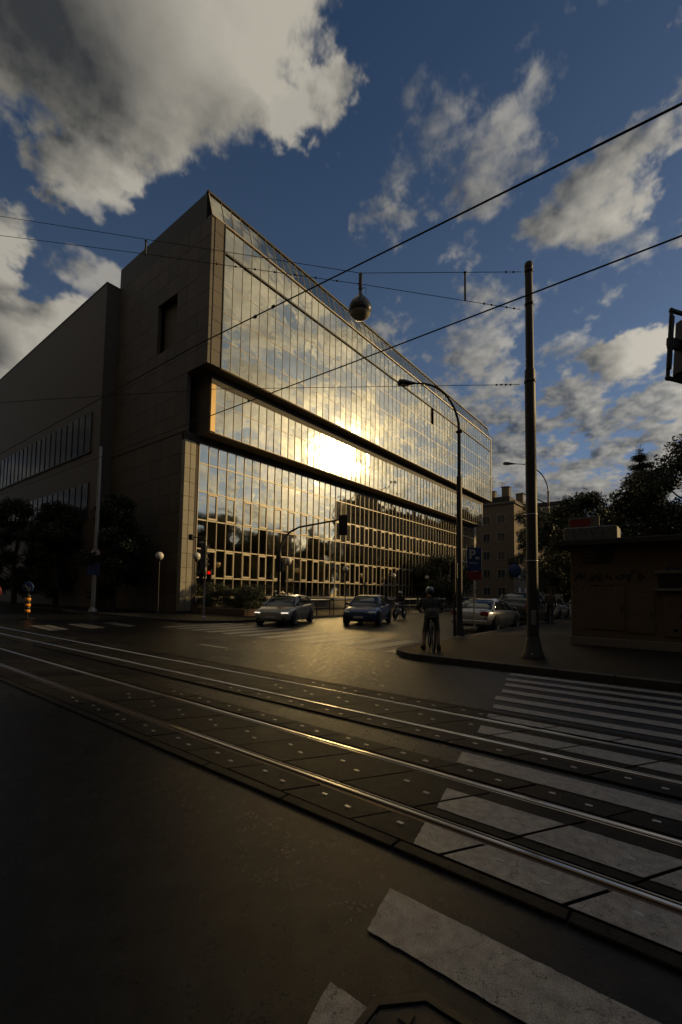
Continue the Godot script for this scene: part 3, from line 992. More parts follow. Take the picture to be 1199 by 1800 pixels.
func crown(parent: Node3D, clumps: Array, per: int, mesh: Mesh, base: Vector3, r: RandomNumberGenerator, called := "crown") -> void:
	var mm := MultiMesh.new()
	mm.transform_format = MultiMesh.TRANSFORM_3D
	mm.use_colors = true
	mm.mesh = mesh
	mm.instance_count = clumps.size() * per
	var i := 0
	for c in clumps:
		var tone := r.randf_range(0.7, 1.3)
		for k in per:
			var d = Vector3(r.randfn(), r.randfn(), r.randfn()).normalized() * pow(r.randf(), 0.45) * c[1]
			d.y *= c[2]
			var b := Basis.from_euler(Vector3(r.randf() * TAU, r.randf() * TAU, r.randf() * TAU)).scaled(Vector3.ONE * r.randf_range(0.7, 1.25))
			mm.set_instance_transform(i, Transform3D(b, c[0] + d))
			var v := tone * r.randf_range(0.75, 1.25)
			mm.set_instance_color(i, Color(base.x * v, base.y * v, base.z * v * r.randf_range(0.8, 1.2)))
			i += 1
	var o := MultiMeshInstance3D.new()
	o.name = called
	o.multimesh = mm
	o.material_override = M.leaf
	o.set_meta("kind", "stuff")
	parent.add_child(o, true)

func broad_tree(label: String, at: Vector3, h: float, rad: float, sd: int, n := 46, per := 60, low := 0.28) -> void:
	var t := thing("broadleaf_tree", label, "tree", at, 0.0, "street trees")
	var r := RandomNumberGenerator.new()
	r.seed = sd
	var st := start()
	var trunk := [Vector3(0, -0.1, 0), Vector3(0.05, h * 0.2, 0.03), Vector3(-0.08, h * 0.42, 0.1), Vector3(0.1, h * 0.66, 0)]
	add_tube(st, trunk, h * 0.026, h * 0.010, 8)
	var clumps := []
	for k in n:
		var y := lerpf(low, 0.97, pow(r.randf(), 0.8)) * h
		var f := sin(PI * clampf((y / h - low + 0.16) / (1.06 - low + 0.16), 0.05, 1.0))
		var ang := r.randf() * TAU
		var rr := rad * f * sqrt(r.randf()) * r.randf_range(0.75, 1.12)
		var c := Vector3(cos(ang) * rr, y, sin(ang) * rr)
		clumps.append([c, rad * r.randf_range(0.16, 0.34), 0.75])
		if k % 3 == 0:
			var y0 := clampf(y - rr * 0.7, h * 0.22, h * 0.62)
			add_tube(st, [Vector3(0, y0, 0), Vector3(c.x * 0.5, lerpf(y0, y, 0.4), c.z * 0.5), c], h * 0.008, 0.015, 5)
	put("trunk", done(st), M.bark, t)
	crown(t, clumps, int(per * 1.5), leaf_meshes[0], Vector3(0.024, 0.034, 0.013), r)

func conifer(label: String, at: Vector3, h: float, rad: float, sd: int) -> void:
	var t := thing("conifer_tree", label, "tree", at, 0.0)
	var r := RandomNumberGenerator.new()
	r.seed = sd
	var st := start()
	add_tube(st, [Vector3(0, -0.1, 0), Vector3(0, h * 0.97, 0)], h * 0.02, 0.02, 7)
	var clumps := []
	var y := h * 0.16
	while y < h * 0.98:
		var f := 1.0 - y / h
		var n := int(4 + 7 * f)
		for k in n:
			var ang := TAU * k / n + r.randf() * 0.8
			var L := rad * (f + 0.06) * r.randf_range(0.7, 1.15)
			var tip := Vector3(cos(ang) * L, y + L * 0.12, sin(ang) * L)
			add_tube(st, [Vector3(0, y, 0), tip], 0.03, 0.01, 4)
			for m in 3:
				clumps.append([Vector3(0, y, 0).lerp(tip, 0.4 + 0.3 * m), 0.16 + 0.32 * f, 0.5])
		y += h * 0.052
	clumps.append([Vector3(0, h * 0.985, 0), 0.14, 2.2])
	put("trunk", done(st), M.bark, t)
	crown(t, clumps, 26, leaf_meshes[1], Vector3(0.020, 0.030, 0.016), r)

func shrub(called: String, label: String, at: Vector3, w: float, h: float, d: float, sd: int) -> void:
	var t := thing(called, label, "shrub", at, -AZ, "shrubs in the planter")
	var r := RandomNumberGenerator.new()
	r.seed = sd
	var st := start()
	for k in 9:
		add_tube(st, [Vector3(r.randf_range(-0.2, 0.2), 0, r.randf_range(-0.2, 0.2)), Vector3(r.randf_range(-w, w) * 0.4, h * 0.8, r.randf_range(-d, d) * 0.4)], 0.02, 0.006, 5)
	put("stem", done(st), M.bark, t)
	var clumps := []
	for k in 40:
		clumps.append([Vector3(r.randf_range(-0.5, 0.5) * w, r.randf_range(0.12, 0.95) * h, r.randf_range(-0.5, 0.5) * d), 0.32, 0.8])
	crown(t, clumps, 34, leaf_meshes[2], Vector3(0.03, 0.042, 0.018), r, "foliage")

func build_back_row() -> void:  # added out of view, built tall to block sky light and darken reflections
	var o := thing("sky_blocking_row", "plain unseen building row added behind the crossing to cut down sky light", "building", Vector3.ZERO, -AZ)
	block("wall", Vector3(-85, 0, 10.5), Vector3(48, 32.5, 24), M.low_bounce, o)
	block("cornice", Vector3(-85.3, 32.2, 10.2), Vector3(48.3, 32.8, 24.3), M.coping, o, 0.05)
	var xs := []
	for k in 26: xs.append(-82.0 + 5.0 * k)
	windows_on(o, xs, [2.8, 6.6, 10.4, 14.2, 18.0, 21.8, 25.6, 29.4], 1.7, 2.0, 10.52)

func build_trees() -> void:
	leaf_meshes = [leaf_mesh(0.25), leaf_mesh(0.22, true), leaf_mesh(0.09)]
	conifer("tall dark conifer with pointed top rising behind the kiosk", Vector3(20.9, 0.1, -30.5), 11.9, 3.0, 3)
	broad_tree("tall full-crowned broadleaf tree right beside the pointed conifer", Vector3(25.0, 0.1, -30.6), 12.6, 4.4, 11, 60, 70, 0.2)
	broad_tree("rounded broadleaf tree with airy crown directly behind the kiosk roof", Vector3(17.8, 0.1, -25.6), 8.4, 3.1, 12, 50, 60, 0.22)
	broad_tree("broadleaf tree between the kiosk and the blue parked car", Vector3(20.0, 0.1, -36.0), 9.8, 3.4, 13, 50, 60, 0.2)
	conifer("small conifer with spiky top behind the airy broadleaf tree", Vector3(22.0, 0.1, -43.0), 11.2, 2.4, 14)
	broad_tree("dense broadleaf tree beyond the tram pole at the end of the parked cars", Vector3(22.0, 0.1, -43.8), 9.5, 3.2, 15, 50, 60, 0.16)
	broad_tree("tall loose tree in front of the far balcony block", Vector3(30.6, 0.1, -70.0), 16.5, 4.6, 16, 60, 60, 0.14)
	broad_tree("tall tree standing behind the tan apartment block corner", Vector3(37.2, 0.1, -78.0), 17.2, 4.4, 17, 60, 60, 0.14)
	broad_tree("low spreading tree in front of the lower glass by the parking sign", Vector3(12.0, 0.1, -52.5), 5.6, 4.2, 18, 44, 60, 0.12)
	broad_tree("unseen high-crowned tree added past the plain office row to shade the left of the road", Vector3(21.5, 0.1, -17.6), 15.0, 3.4, 33, 40, 60, 0.70)  # tree added out of view, its high crown breaking up the direct sun
	broad_tree("small dense street tree between the lone globe lamp and the tall sign post", P(-30.8, -14.2, 0.1), 7.8, 2.3, 51, 46, 60, 0.14)
	broad_tree("small dense street tree left of the tall sign post before the long wing", P(-40.2, -14.0, 0.1), 8.4, 2.5, 52, 46, 60, 0.12)
	broad_tree("last dense street tree before the far end of the long wing", P(-47.5, -13.2, 0.1), 9.2, 2.9, 53, 46, 60, 0.12)
	# across the street, out of frame, mirrored in the lower glass
	var ml := ["tree mirrored left of the squat tower in the lower glass", "tree mirrored right of the squat tower in the lower glass", "tree mirrored left of the narrow tower in the lower glass", "tree mirrored right of the narrow tower in the lower glass", "tree mirrored at the foot of the grey block", "large tree mirrored at the far end of the glass", "second large tree mirrored at the far end of the glass", "third large tree mirrored at the far end of the glass"]
	var mp := [[32.8, -27.0, 14.2, 3.6], [43.0, -34.5, 12.8, 4.0], [58.0, -40.5, 13.4, 4.4], [60.0, -50.5, 14.2, 4.2], [46.0, -55.5, 11.0, 4.6], [70.0, -84.0, 17.5, 6.0], [80.0, -97.0, 19.5, 6.5], [90.0, -110.0, 21.0, 7.0]]
	for k in mp.size():
		broad_tree(ml[k], Vector3(mp[k][0], 0.1, mp[k][1]), mp[k][2], mp[k][3], 40 + k, 54, 46, 0.12)
	# planter with shrubs by the corner pilaster
	var pl := thing("planter", "low brick planter in front of the stone pilaster", "planter", P(-22.9, -18.6, 0.118), -AZ)
	for e in [[Vector3(0, 0.2, 1.6), Vector3(5.2, 0.4, 0.25)], [Vector3(0, 0.2, -1.6), Vector3(5.2, 0.4, 0.25)], [Vector3(-2.48, 0.2, 0), Vector3(0.25, 0.4, 2.94)], [Vector3(2.48, 0.2, 0), Vector3(0.25, 0.4, 2.94)]]:
		put("wall", box(e[1], 0.02), M.brick, pl, e[0])
	put("soil", box(Vector3(4.7, 0.3, 2.94)), M.ground, pl, Vector3(0, 0.15, 0))
	shrub("shrub", "dense dark shrub in the brick planter, the widest of its row", P(-22.2, -19.2, 0.4), 1.9, 1.75, 1.6, 71)
	shrub("shrub", "dense dark shrub at the street end of the brick planter", P(-21.3, -18.0, 0.4), 1.5, 1.5, 1.2, 72)
	shrub("shrub", "loose dark shrub against the foot of the pale stone pilaster", P(-24.7, -17.9, 0.4), 1.6, 1.6, 1.3, 73)
	shrub("shrub", "ragged dark shrub at the inner end of the brick planter", P(-23.6, -18.7, 0.4), 1.6, 1.4, 1.3, 74)

# ---------------------------------------------------------------- kiosk
func text_mesh(s: String, size: float, depth := 0.01) -> TextMesh:
	var t := TextMesh.new()
	var f := SystemFont.new()
	f.font_names = PackedStringArray(["Droid Sans"])
	f.font_weight = 700
	t.font = f
	t.text = s
	t.font_size = 64
	t.pixel_size = size / 46.0
	t.depth = depth
	return t

func build_kiosk() -> void:
	var o := thing("kiosk", "low ochre kiosk with graffiti and flat dark roof under the trees", "kiosk", P(-2.8, -15.1, 0.118), -AZ)
	var wall := start()
	add_box(wall, Vector3(5.0, 1.5, -2.5), Vector3(10, 3.0, 5.0), 0.02)
	put("wall", done(wall, false), M.ochre, o)
	block("roof", Vector3(-0.35, 2.98, -5.3), Vector3(10.3, 3.16, 0.4), M.roof, o, 0.02)
	block("plinth", Vector3(-0.03, 0, -5.0), Vector3(10, 0.25, 0.03), M.concrete, o, 0.01)
	var vw := block("vent_window", Vector3(0.35, 2.45, -0.1), Vector3(1.12, 2.92, 0.02), M.window, o)
	for k in 4: put("slat", box(Vector3(0.77, 0.05, 0.04), 0.005), M.black, vw, Vector3(0, -0.18 + 0.12 * k, 0.05))
	var sf := block("shutter_window", Vector3(2.2, 1.72, -0.1), Vector3(3.9, 2.12, 0.02), M.black, o)
	put("lintel", box(Vector3(1.85, 0.09, 0.14), 0.01), M.concrete, sf, Vector3(0, 0.25, 0.06))
	put("sill", box(Vector3(1.85, 0.07, 0.2), 0.01), M.concrete, sf, Vector3(0, -0.24, 0.09))
	# service hatches, each a shallow metal door
	for q in [[0.35, 0.5, 1.05, 1.25], [1.5, 0.45, 0.6, 1.1], [2.3, 0.4, 1.5, 1.15]]:
		var h := block("hatch", Vector3(q[0], q[1], -0.05), Vector3(q[0] + q[2], q[1] + q[3], 0.03), M.ochre, o, 0.01)
		put("handle", box(Vector3(0.03, 0.14, 0.04), 0.005), M.black, h, Vector3(q[2] * 0.5 - 0.08, 0, 0.05))
	for q in [[2.7, 1.0], [3.2, 1.05], [3.1, 0.75], [2.55, 0.6], [3.0, 0.6]]:
		put("vent_hole", lathe([Vector2(0, 0.012), Vector2(0.05, 0.012), Vector2(0.055, 0.0)], 10, 2), M.black, o, Vector3(q[0], q[1], 0.032))
	# sprayed tags: illegible strokes
	var r := RandomNumberGenerator.new()
	r.seed = 8
	for g in [[0.12, 2.05, 9, 0.34, 0.02], [2.35, 2.2, 7, 0.42, 0.032], [0.3, 1.75, 4, 0.16, 0.014], [3.3, 2.25, 4, 0.3, 0.02]]:
		var st := start()
		var x: float = g[0]
		for k in g[2]:
			var pts := []
			for m in 5:
				pts.append(Vector3(x + r.randf_range(-0.03, 0.2), g[1] + r.randf_range(-0.5, 0.5) * g[3], 0.004))
			var cv := Curve3D.new()
			for p in pts: cv.add_point(p, Vector3(r.randf_range(-0.1, 0.1), r.randf_range(-0.1, 0.1), 0), Vector3(r.randf_range(-0.1, 0.1), r.randf_range(-0.1, 0.1), 0))
			var path := []
			for p in cv.tessellate(3, 6): path.append(p)
			for m in path.size() - 1:
				var dd: Vector3 = (path[m + 1] - path[m]).normalized()
				var nn := Vector3(-dd.y, dd.x, 0) * float(g[4])
				quad(st, path[m] - nn, path[m + 1] - nn, path[m + 1] + nn, path[m] + nn)
			x += 0.2
		put("graffiti", done(st, false), M.black if g[2] != 7 else M.blue_sign, o)
	# sign box standing on the roof
	var s := thing("sign_box", "white sign box with worn lettering on the kiosk roof corner", "sign", P(-2.95, -14.9, 3.28), -AZ)
	block("panel", Vector3(0.0, 0.0, -0.9), Vector3(1.42, 0.40, -0.02), M.sign_grey, s, 0.03)
	var wl := start()
	for k in 6:
		for m in 3:
			var p0 := Vector3(0.3 + 0.15 * k + r.randf_range(-0.05, 0.05), 0.2 + r.randf_range(-0.1, 0.1), -0.016)
			var p1 := p0 + Vector3(r.randf_range(-0.05, 0.08), r.randf_range(-0.14, 0.14), 0)
			var nn := Vector3(-(p1 - p0).y, (p1 - p0).x, 0).normalized() * 0.014
			quad(wl, p0 - nn, p1 - nn, p1 + nn, p0 + nn)
	put("worn_lettering", done(wl, false), M.blue_sign, s)
	block("bracket", Vector3(0.1, -0.02, -0.6), Vector3(0.2, 0.0, -0.3), M.black, s)
	var s2 := thing("sign_board", "small white board with a red field propped on top of the sign box", "sign", P(-2.9, -15.4, 3.68), -AZ)
	block("board", Vector3(0.02, 0.0, -0.06), Vector3(0.86, 0.38, 0.0), M.sign_grey, s2, 0.01)
	block("red_field", Vector3(0.06, 0.08, 0.0), Vector3(0.62, 0.31, 0.008), M.red_sign, s2)

# ---------------------------------------------------------------- overhead wires
func sag(a: Vector3, b: Vector3, s: float, n := 14) -> Array:
	var out := []
	for k in n + 1:
		var t := float(k) / n
		out.append(a.lerp(b, t) + Vector3(0, -4.0 * s * t * (1.0 - t), 0))
	return out

func build_wires() -> void:
	# contact wires follow the tracks
	var w1 := thing("contact_wire", "thick black tram contact wire above the nearer track", "wire", Vector3.ZERO, 0.0)
	put("wire", tube([P(8.0, -2.78, 4.12), P(0.05, -2.83, 4.23), P(-2.61, -3.27, 4.75), P(-5.0, -3.2, 4.79), P(-60, -3.2, 5.2)], 0.0072, -1.0, 6), M.cable, w1)
	for q in [[-3.86, 4.77], [-3.56, 4.77]]:
		put("clamp", box(Vector3(0.05, 0.035, 0.024), 0.006), M.black, w1, P(q[0], -3.25, q[1] + 0.01), Vector3(0, -AZ, 0))
	var w2 := thing("contact_wire", "thin black tram contact wire above the farther track", "wire", Vector3.ZERO, 0.0)
	put("wire", tube([P(8.0, -5.2, 5.08), P(0.0, -5.2, 5.09), P(-4.14, -5.22, 5.1), P(-12, -5.2, 5.15), P(-60, -5.2, 5.4)], 0.009, -1.0, 6), M.cable, w2)
	put("clamp", box(Vector3(0.06, 0.04, 0.03), 0.006), M.black, w2, P(-6.3, -5.21, 5.12), Vector3(0, -AZ, 0))
	# span wires between the tram pole and a pole out of frame on the left
	var far := Vector3(-17.5, 0, -13.6)
	var a1 := [Vector3(4.51, 9.87, -10.83), Vector3(0.36, 9.3, -10.2), Vector3(-9.92, 12.2, -12.0), Vector3(far.x, 14.2, far.z)]
	var a2 := [Vector3(4.47, 8.87, -10.83), Vector3(0.45, 9.01, -10.2), Vector3(-5.43, 10.73, -11.5), Vector3(far.x, 13.7, far.z)]
	var a3 := [Vector3(4.45, 6.9, -10.83), Vector3(-3.33, 6.84, -11.2), Vector3(far.x, 6.9, far.z)]
	var labels := ["upper span wire from tram pole top holding the teardrop lamp", "lower beaded span wire just under the teardrop lamp's upper wire", "lowest thin span wire across the glass front at street lamp height"]
	var k := 0
	for a in [a1, a2, a3]:
		var s := thing("span_wire", labels[k], "wire")
		put("cable", tube(a, 0.0072, -1.0, 5), M.cable, s)
		var beads := []
		if k == 0: beads = [0.05, 0.10]
		if k == 1:
			for m in 5: beads.append(0.04 + 0.05 * m)
			for m in 11: beads.append(1.02 + 0.09 * m)
		if k == 2: beads = [0.03, 0.045, 0.06, 0.075]
		for t in beads:
			var i: int = int(t)
			var p: Vector3 = a[i].lerp(a[i + 1], t - i)
			put("insulator", lathe([Vector2(0, -0.03), Vector2(0.022, -0.02), Vector2(0.026, 0), Vector2(0.022, 0.02), Vector2(0, 0.03)], 8, 0), M.black, s, p)
		k += 1
	# short dark droppers hung on the span wires
	for q in [[Vector3(3.0, 9.66, -10.58), 0.75, "dark insulated rod hanging on the span wire beside the tram pole"], [Vector3(-5.46, 11.12, -11.5), 0.42, "dark insulated rod hanging on the span wires before the stone end wall"]]:
		var d := thing("wire_dropper", q[2], "rod", q[0])
		put("rod", tube([Vector3.ZERO, Vector3(0, -q[1], 0)], 0.026, -1.0, 8), M.black, d)
		put("clip", box(Vector3(0.07, 0.05, 0.05), 0.01), M.black, d, Vector3(0, -0.02, 0))
	# pole out of frame that carries the other end
	var pp := thing("tram_pole", "grey steel tram pole holding the far ends of the span wires", "pole", Vector3(far.x, 0, far.z))
	put("shaft", tube([Vector3(0, 0, 0), Vector3(0, 14.4, 0)], 0.17, 0.11, 14), M.pole, pp)
	put("foot", lathe([Vector2(0.3, 0), Vector2(0.3, 0.15), Vector2(0.2, 0.3), Vector2(0.17, 0.5)], 14), M.pole, pp)
	# teardrop lamp
	var l := thing("pendant_lamp", "grey teardrop street lamp hanging from span wires in mid air", "street lamp", Vector3(0.37, 8.44, -10.2))
	put("shell", lathe([Vector2(0.03, 0.48), Vector2(0.034, 0.41), Vector2(0.05, 0.34), Vector2(0.085, 0.275), Vector2(0.15, 0.205), Vector2(0.22, 0.12), Vector2(0.268, 0.02), Vector2(0.28, -0.06), Vector2(0.268, -0.12), Vector2(0.25, -0.16)], 32), M.lamp_shell, l)
	put("lens", lathe([Vector2(0.248, -0.158), Vector2(0.235, -0.19), Vector2(0.17, -0.25), Vector2(0.09, -0.285), Vector2(0, -0.295)], 32), M.lamp_lens, l)
	put("hanger", lathe([Vector2(0, 0.87), Vector2(0.035, 0.855), Vector2(0.045, 0.83), Vector2(0.045, 0.46), Vector2(0.05, 0.44), Vector2(0.03, 0.42)], 14), M.black, l)
	put("feed_cable", tube([Vector3(0.05, 0.47, 0), Vector3(0.1, 0.5, 0.0), Vector3(0.14, 0.46, 0), Vector3(0.13, 0.33, 0)], 0.007, -1.0, 5), M.cable, l)

# ---------------------------------------------------------------- poles, lamps, signals, signs, railings
func disc_sign(parent: Node3D, r: float, y: float, face: Material, ring: Material) -> void:
	var plate := put("sign_plate", lathe([Vector2(0, 0.01), Vector2(r, 0.01), Vector2(r, -0.01), Vector2(0, -0.01)], 28, 2), ring, parent, Vector3(0, y, 0.07))
	put("sign_face", lathe([Vector2(0, 0.014), Vector2(r * 0.86, 0.014), Vector2(r * 0.87, 0.011)], 28, 2), face, plate)

func signal_head(parent: Node3D, at: Vector3, turn: float, n: int, lit := -1, board := false, s := 1.0) -> void:
	var h := put("signal_head", box(Vector3(0.26, 0.30 * n, 0.2) * s, 0.03), M.black, parent, at, Vector3(0, turn, 0))
	if board:
		put("backboard", box(Vector3(0.5, 0.30 * n + 0.26, 0.02) * s, 0.01), M.black, h, Vector3(0, 0, -0.08) * s)
	for k in n:
		var y := (0.30 * (n - 1) * 0.5 - 0.30 * k) * s
		put("lens", lathe([Vector2(0, 0.02), Vector2(0.06, 0.014), Vector2(0.09, 0.0)], 14, 2), M.red_lamp if k == lit else M.dead_lens, h, Vector3(0, y, 0.1 * s))
		var st := start()
		st.set_smooth_group(1)
		for m in 9:
			var t0 := deg_to_rad(-10.0 + 20.0 * m)
			var t1 := deg_to_rad(-10.0 + 20.0 * (m + 1))
			var e0 := Vector3(cos(t0), sin(t0), 0) * 0.105
			var e1 := Vector3(cos(t1), sin(t1), 0) * 0.105
			quad(st, e0, e1, e1 + Vector3(0, -0.02, 0.15), e0 + Vector3(0, -0.02, 0.15))
		put("visor", done(st), M.black, h, Vector3(0, y, 0.1 * s))

func globe_lamp(label: String, at: Vector3, h: float) -> void:
	var t := thing("globe_lamp", label, "street lamp", at, 0.0, "globe lamps before the glass front")
	put("post", tube([Vector3.ZERO, Vector3(0, h - 0.24, 0)], 0.045, 0.035, 10), M.black, t)
	put("collar", lathe([Vector2(0.04, h - 0.34), Vector2(0.1, h - 0.28), Vector2(0.11, h - 0.22), Vector2(0.02, h - 0.2)], 14), M.black, t)
	var s := SphereMesh.new()
	s.radius = 0.25
	s.height = 0.5
	s.radial_segments = 28
	s.rings = 16
	put("globe", s, M.globe, t, Vector3(0, h, 0))
	put("foot", lathe([Vector2(0.12, 0), Vector2(0.12, 0.06), Vector2(0.06, 0.2), Vector2(0.045, 0.4)], 12), M.black, t)

func hook_lamp(label: String, at: Vector3, h: float, reach: Vector3, s: float) -> void:
	var t := thing("street_lamp", label, "street lamp", at)
	put("post", tube([Vector3.ZERO, Vector3(0, h * 0.62, 0)], 0.11 * s, 0.10 * s, 12), M.pole, t)
	put("upper_post", tube([Vector3(0, h * 0.62, 0), Vector3(0, h * 0.80, 0)], 0.07 * s, 0.065 * s, 12), M.pole, t)
	put("collar", lathe([Vector2(0.07 * s, h * 0.80 - 0.05), Vector2(0.12 * s, h * 0.80 - 0.03), Vector2(0.12 * s, h * 0.80 + 0.02), Vector2(0.05 * s, h * 0.80 + 0.05)], 14), M.pole, t)
	var pts := []
	for k in 13:
		var a := PI * 0.5 * k / 12.0
		pts.append(Vector3(0, h * 0.80, 0) + reach * (1.0 - cos(a)) * 0.72 + Vector3(0, h * 0.2 * sin(a), 0))
	var end: Vector3 = pts[-1] + reach * 0.06
	pts.append(end)
	put("arm", tube(pts, 0.05 * s, 0.035 * s, 8), M.pole, t)
	var d := reach.normalized()
	var L := reach.length() * 0.36
	var rings := []
	var side := d.cross(Vector3.UP)
	for q in [[-0.05, 0.03, 0.03], [0.15, 0.07, 0.06], [0.4, 0.14, 0.11], [0.65, 0.19, 0.16], [0.88, 0.19, 0.17], [1.0, 0.08, 0.08]]:
		var c: Vector3 = end + d * L * q[0]
		var ring := []
		for m in 10:
			var a := TAU * m / 10
			var up: float = sin(a) * q[2] * s * (1.0 if sin(a) > 0 else 0.35)
			ring.append(c + side * cos(a) * q[1] * s + Vector3(0, up, 0))
		rings.append(ring)
	var st := start()
	add_loft(st, rings)
	put("head", done(st), M.lamp_shell, t)
	var lens := put("lens", lathe([Vector2(0, -0.05), Vector2(0.09 * s, -0.03), Vector2(0.13 * s, 0.0)], 14), M.lamp_lens, t, end + d * L * 0.66 + Vector3(0, -0.055 * s, 0))
	lens.scale = Vector3(1, 1, 1)
	put("foot", lathe([Vector2(0.2 * s, 0), Vector2(0.2 * s, 0.1), Vector2(0.13 * s, 0.35), Vector2(0.11 * s, 0.6)], 14), M.pole, t)

func build_posts() -> void:
	# big tram pole at the corner
	var tp := thing("tram_pole", "thick dark steel tram pole with wider lower tube and conical foot at the corner kerb", "pole", Vector3(4.58, 0.118, -10.55))
	put("lower_tube", tube([Vector3(0, 0.35, 0), Vector3(0, 7.0, 0)], 0.135, 0.122, 18), M.pole, tp)
	put("upper_tube", tube([Vector3(0, 7.0, 0), Vector3(0, 9.75, 0)], 0.098, 0.088, 18), M.pole, tp)
	put("cap", lathe([Vector2(0.088, 9.6), Vector2(0.1, 9.66), Vector2(0.1, 9.74), Vector2(0.08, 9.78), Vector2(0, 9.79)], 18), M.pole, tp)
	put("foot", lathe([Vector2(0.26, 0), Vector2(0.26, 0.05), Vector2(0.22, 0.12), Vector2(0.16, 0.42), Vector2(0.136, 0.5)], 18), M.pole, tp)
	for y in [6.72, 8.7, 9.55]:
		put("band", lathe([Vector2(0.1, y - 0.03), Vector2(0.135 if y < 7.0 else 0.105, y - 0.03), Vector2(0.135 if y < 7.0 else 0.105, y + 0.03), Vector2(0.1, y + 0.03)], 18), M.black, tp)
	for q in [[0.55, 0.0], [0.55, 2.1], [0.55, 4.2]]:
		put("bolt", lathe([Vector2(0, 0.03), Vector2(0.022, 0.03), Vector2(0.022, 0)], 6), M.galv, tp, Vector3(cos(q[1]) * 0.22, 0.1, sin(q[1]) * 0.22))
	put("service_hatch", box(Vector3(0.11, 0.34, 0.02), 0.006), M.galv, tp, Vector3(-0.03, 0.95, 0.128))
	put("strap", lathe([Vector2(0.13, 2.28), Vector2(0.136, 2.28), Vector2(0.136, 2.31), Vector2(0.13, 2.31)], 18), M.galv, tp)
	put("strap", lathe([Vector2(0.128, 3.4), Vector2(0.134, 3.4), Vector2(0.134, 3.43), Vector2(0.128, 3.43)], 18), M.galv, tp)
	# hooked street lamps
	hook_lamp("tall grey street lamp with hooked arm reaching over the side street beside the parking sign", Vector3(4.30, 0.118, -16.0), 9.35, Vector3(-2.0, 0, -0.15), 1.0)
	hook_lamp("smaller hooked street lamp far behind the tram pole", Vector3(24.6, 0.118, -52.0), 17.2, Vector3(-4.6, 0, -0.3), 1.6)
	# thin dark post beside the hooked lamp
	var th := thing("signal_post", "thin dark signal post standing against the hooked street lamp", "traffic light", Vector3(4.02, 0.118, -15.6))
	put("post", tube([Vector3.ZERO, Vector3(0, 2.75, 0)], 0.045, -1.0, 10), M.black, th)
	signal_head(th, Vector3(0, 2.3, -0.1), PI * 0.95, 2)
	# parking sign
	var ps := thing("parking_sign", "blue parking sign with white letter P above a red panel", "sign", Vector3(5.55, 0.118, -18.3))
	put("post", tube([Vector3(0, 0, -0.06), Vector3(0, 3.45, -0.06)], 0.03, -1.0, 8), M.galv, ps)
	block("blue_panel", Vector3(-0.3, 2.45, -0.02), Vector3(0.3, 3.42, 0.0), M.blue_sign, ps, 0.01)
	block("red_panel", Vector3(-0.3, 2.08, -0.02), Vector3(0.3, 2.43, 0.0), M.red_sign, ps, 0.01)
	put("letter", text_mesh("P", 0.40), M.white_sign, ps, Vector3(-0.10, 3.14, 0.004))
	put("coin_symbol", lathe([Vector2(0, 0.004), Vector2(0.09, 0.004), Vector2(0.09, 0.0)], 14, 2), M.white_sign, ps, Vector3(0.12, 2.98, 0.002))
	put("coin_gap", box(Vector3(0.1, 0.05, 0.006)), M.blue_sign, ps, Vector3(0.12, 3.05, 0.004))
	put("line_of_print", box(Vector3(0.34, 0.035, 0.004)), M.white_sign, ps, Vector3(-0.05, 2.78, 0.003))
	# round blue sign behind the tram pole
	var rs := thing("round_sign", "round blue traffic sign half hidden behind the tram pole", "sign", Vector3(10.55, 0.118, -26.8))
	put("post", tube([Vector3.ZERO, Vector3(0, 3.35, 0)], 0.035, -1.0, 8), M.galv, rs)
	disc_sign(rs, 0.4, 2.95, M.blue_sign, M.blue_sign)
	# mast with long bracket behind the tram pole
	var mb := thing("bracket_mast", "slim mast with a long straight bracket reaching over the side street", "mast", Vector3(21.6, 0.118, -43.0))
	put("mast", tube([Vector3.ZERO, Vector3(0, 10.4, 0)], 0.10, 0.08, 10), M.galv, mb)
	put("bracket", tube([Vector3(0, 9.95, 0), Vector3(-4.0, 11.5, 0.2)], 0.06, 0.05, 8), M.black, mb)
	put("stay", tube([Vector3(0, 8.9, 0), Vector3(-3.4, 10.2, 0.2)], 0.04, -1.0, 8), M.black, mb)
	# pedestrian signal on the left corner
	var s1 := thing("traffic_light", "traffic light on a pale post with black heads and a red pedestrian light", "traffic light", P(-20.5, -14.26, 0.118))
	put("post", tube([Vector3.ZERO, Vector3(0, 4.1, 0)], 0.055, 0.05, 12), M.galv, s1)
	signal_head(s1, Vector3(0.0, 3.3, 0.18), 2.4, 4, -1, true, 1.0)
	signal_head(s1, Vector3(0.26, 2.28, 0.06), 0.15, 2, 0)
	signal_head(s1, Vector3(-0.2, 2.2, 0.0), -1.2, 2)
	put("bracket", box(Vector3(0.5, 0.05, 0.05), 0.01), M.black, s1, Vector3(0, 2.3, 0.02))
	put("camera", box(Vector3(0.24, 0.3, 0.3), 0.03), M.black, s1, Vector3(-0.8, 4.35, 0))
	put("camera_arm", tube([Vector3(-0.8, 4.35, 0), Vector3(-0.1, 4.35, 0), Vector3(0, 4.1, 0)], 0.03, -1.0, 6), M.black, s1)
	put("foot", lathe([Vector2(0.12, 0), Vector2(0.12, 0.04), Vector2(0.06, 0.1)], 12), M.galv, s1)
	# signal on a curved mast arm
	var s2 := thing("traffic_light", "traffic light with a long curved arm reaching over the side street before the glass", "traffic light", P(-18.15, -17.5, 0.118))
	var arm := [Vector3(0, 0, 0), Vector3(0, 3.4, 0), Vector3(0.03, 3.9, 0), Vector3(0.2, 4.4, 0), Vector3(0.55, 4.85, 0), Vector3(1.1, 5.15, 0), Vector3(3.5, 5.62, 0.1)]
	var cv := Curve3D.new()
	for p in arm: cv.add_point(p)
	put("mast_arm", tube(arm, 0.085, 0.05, 12), M.pole, s2)
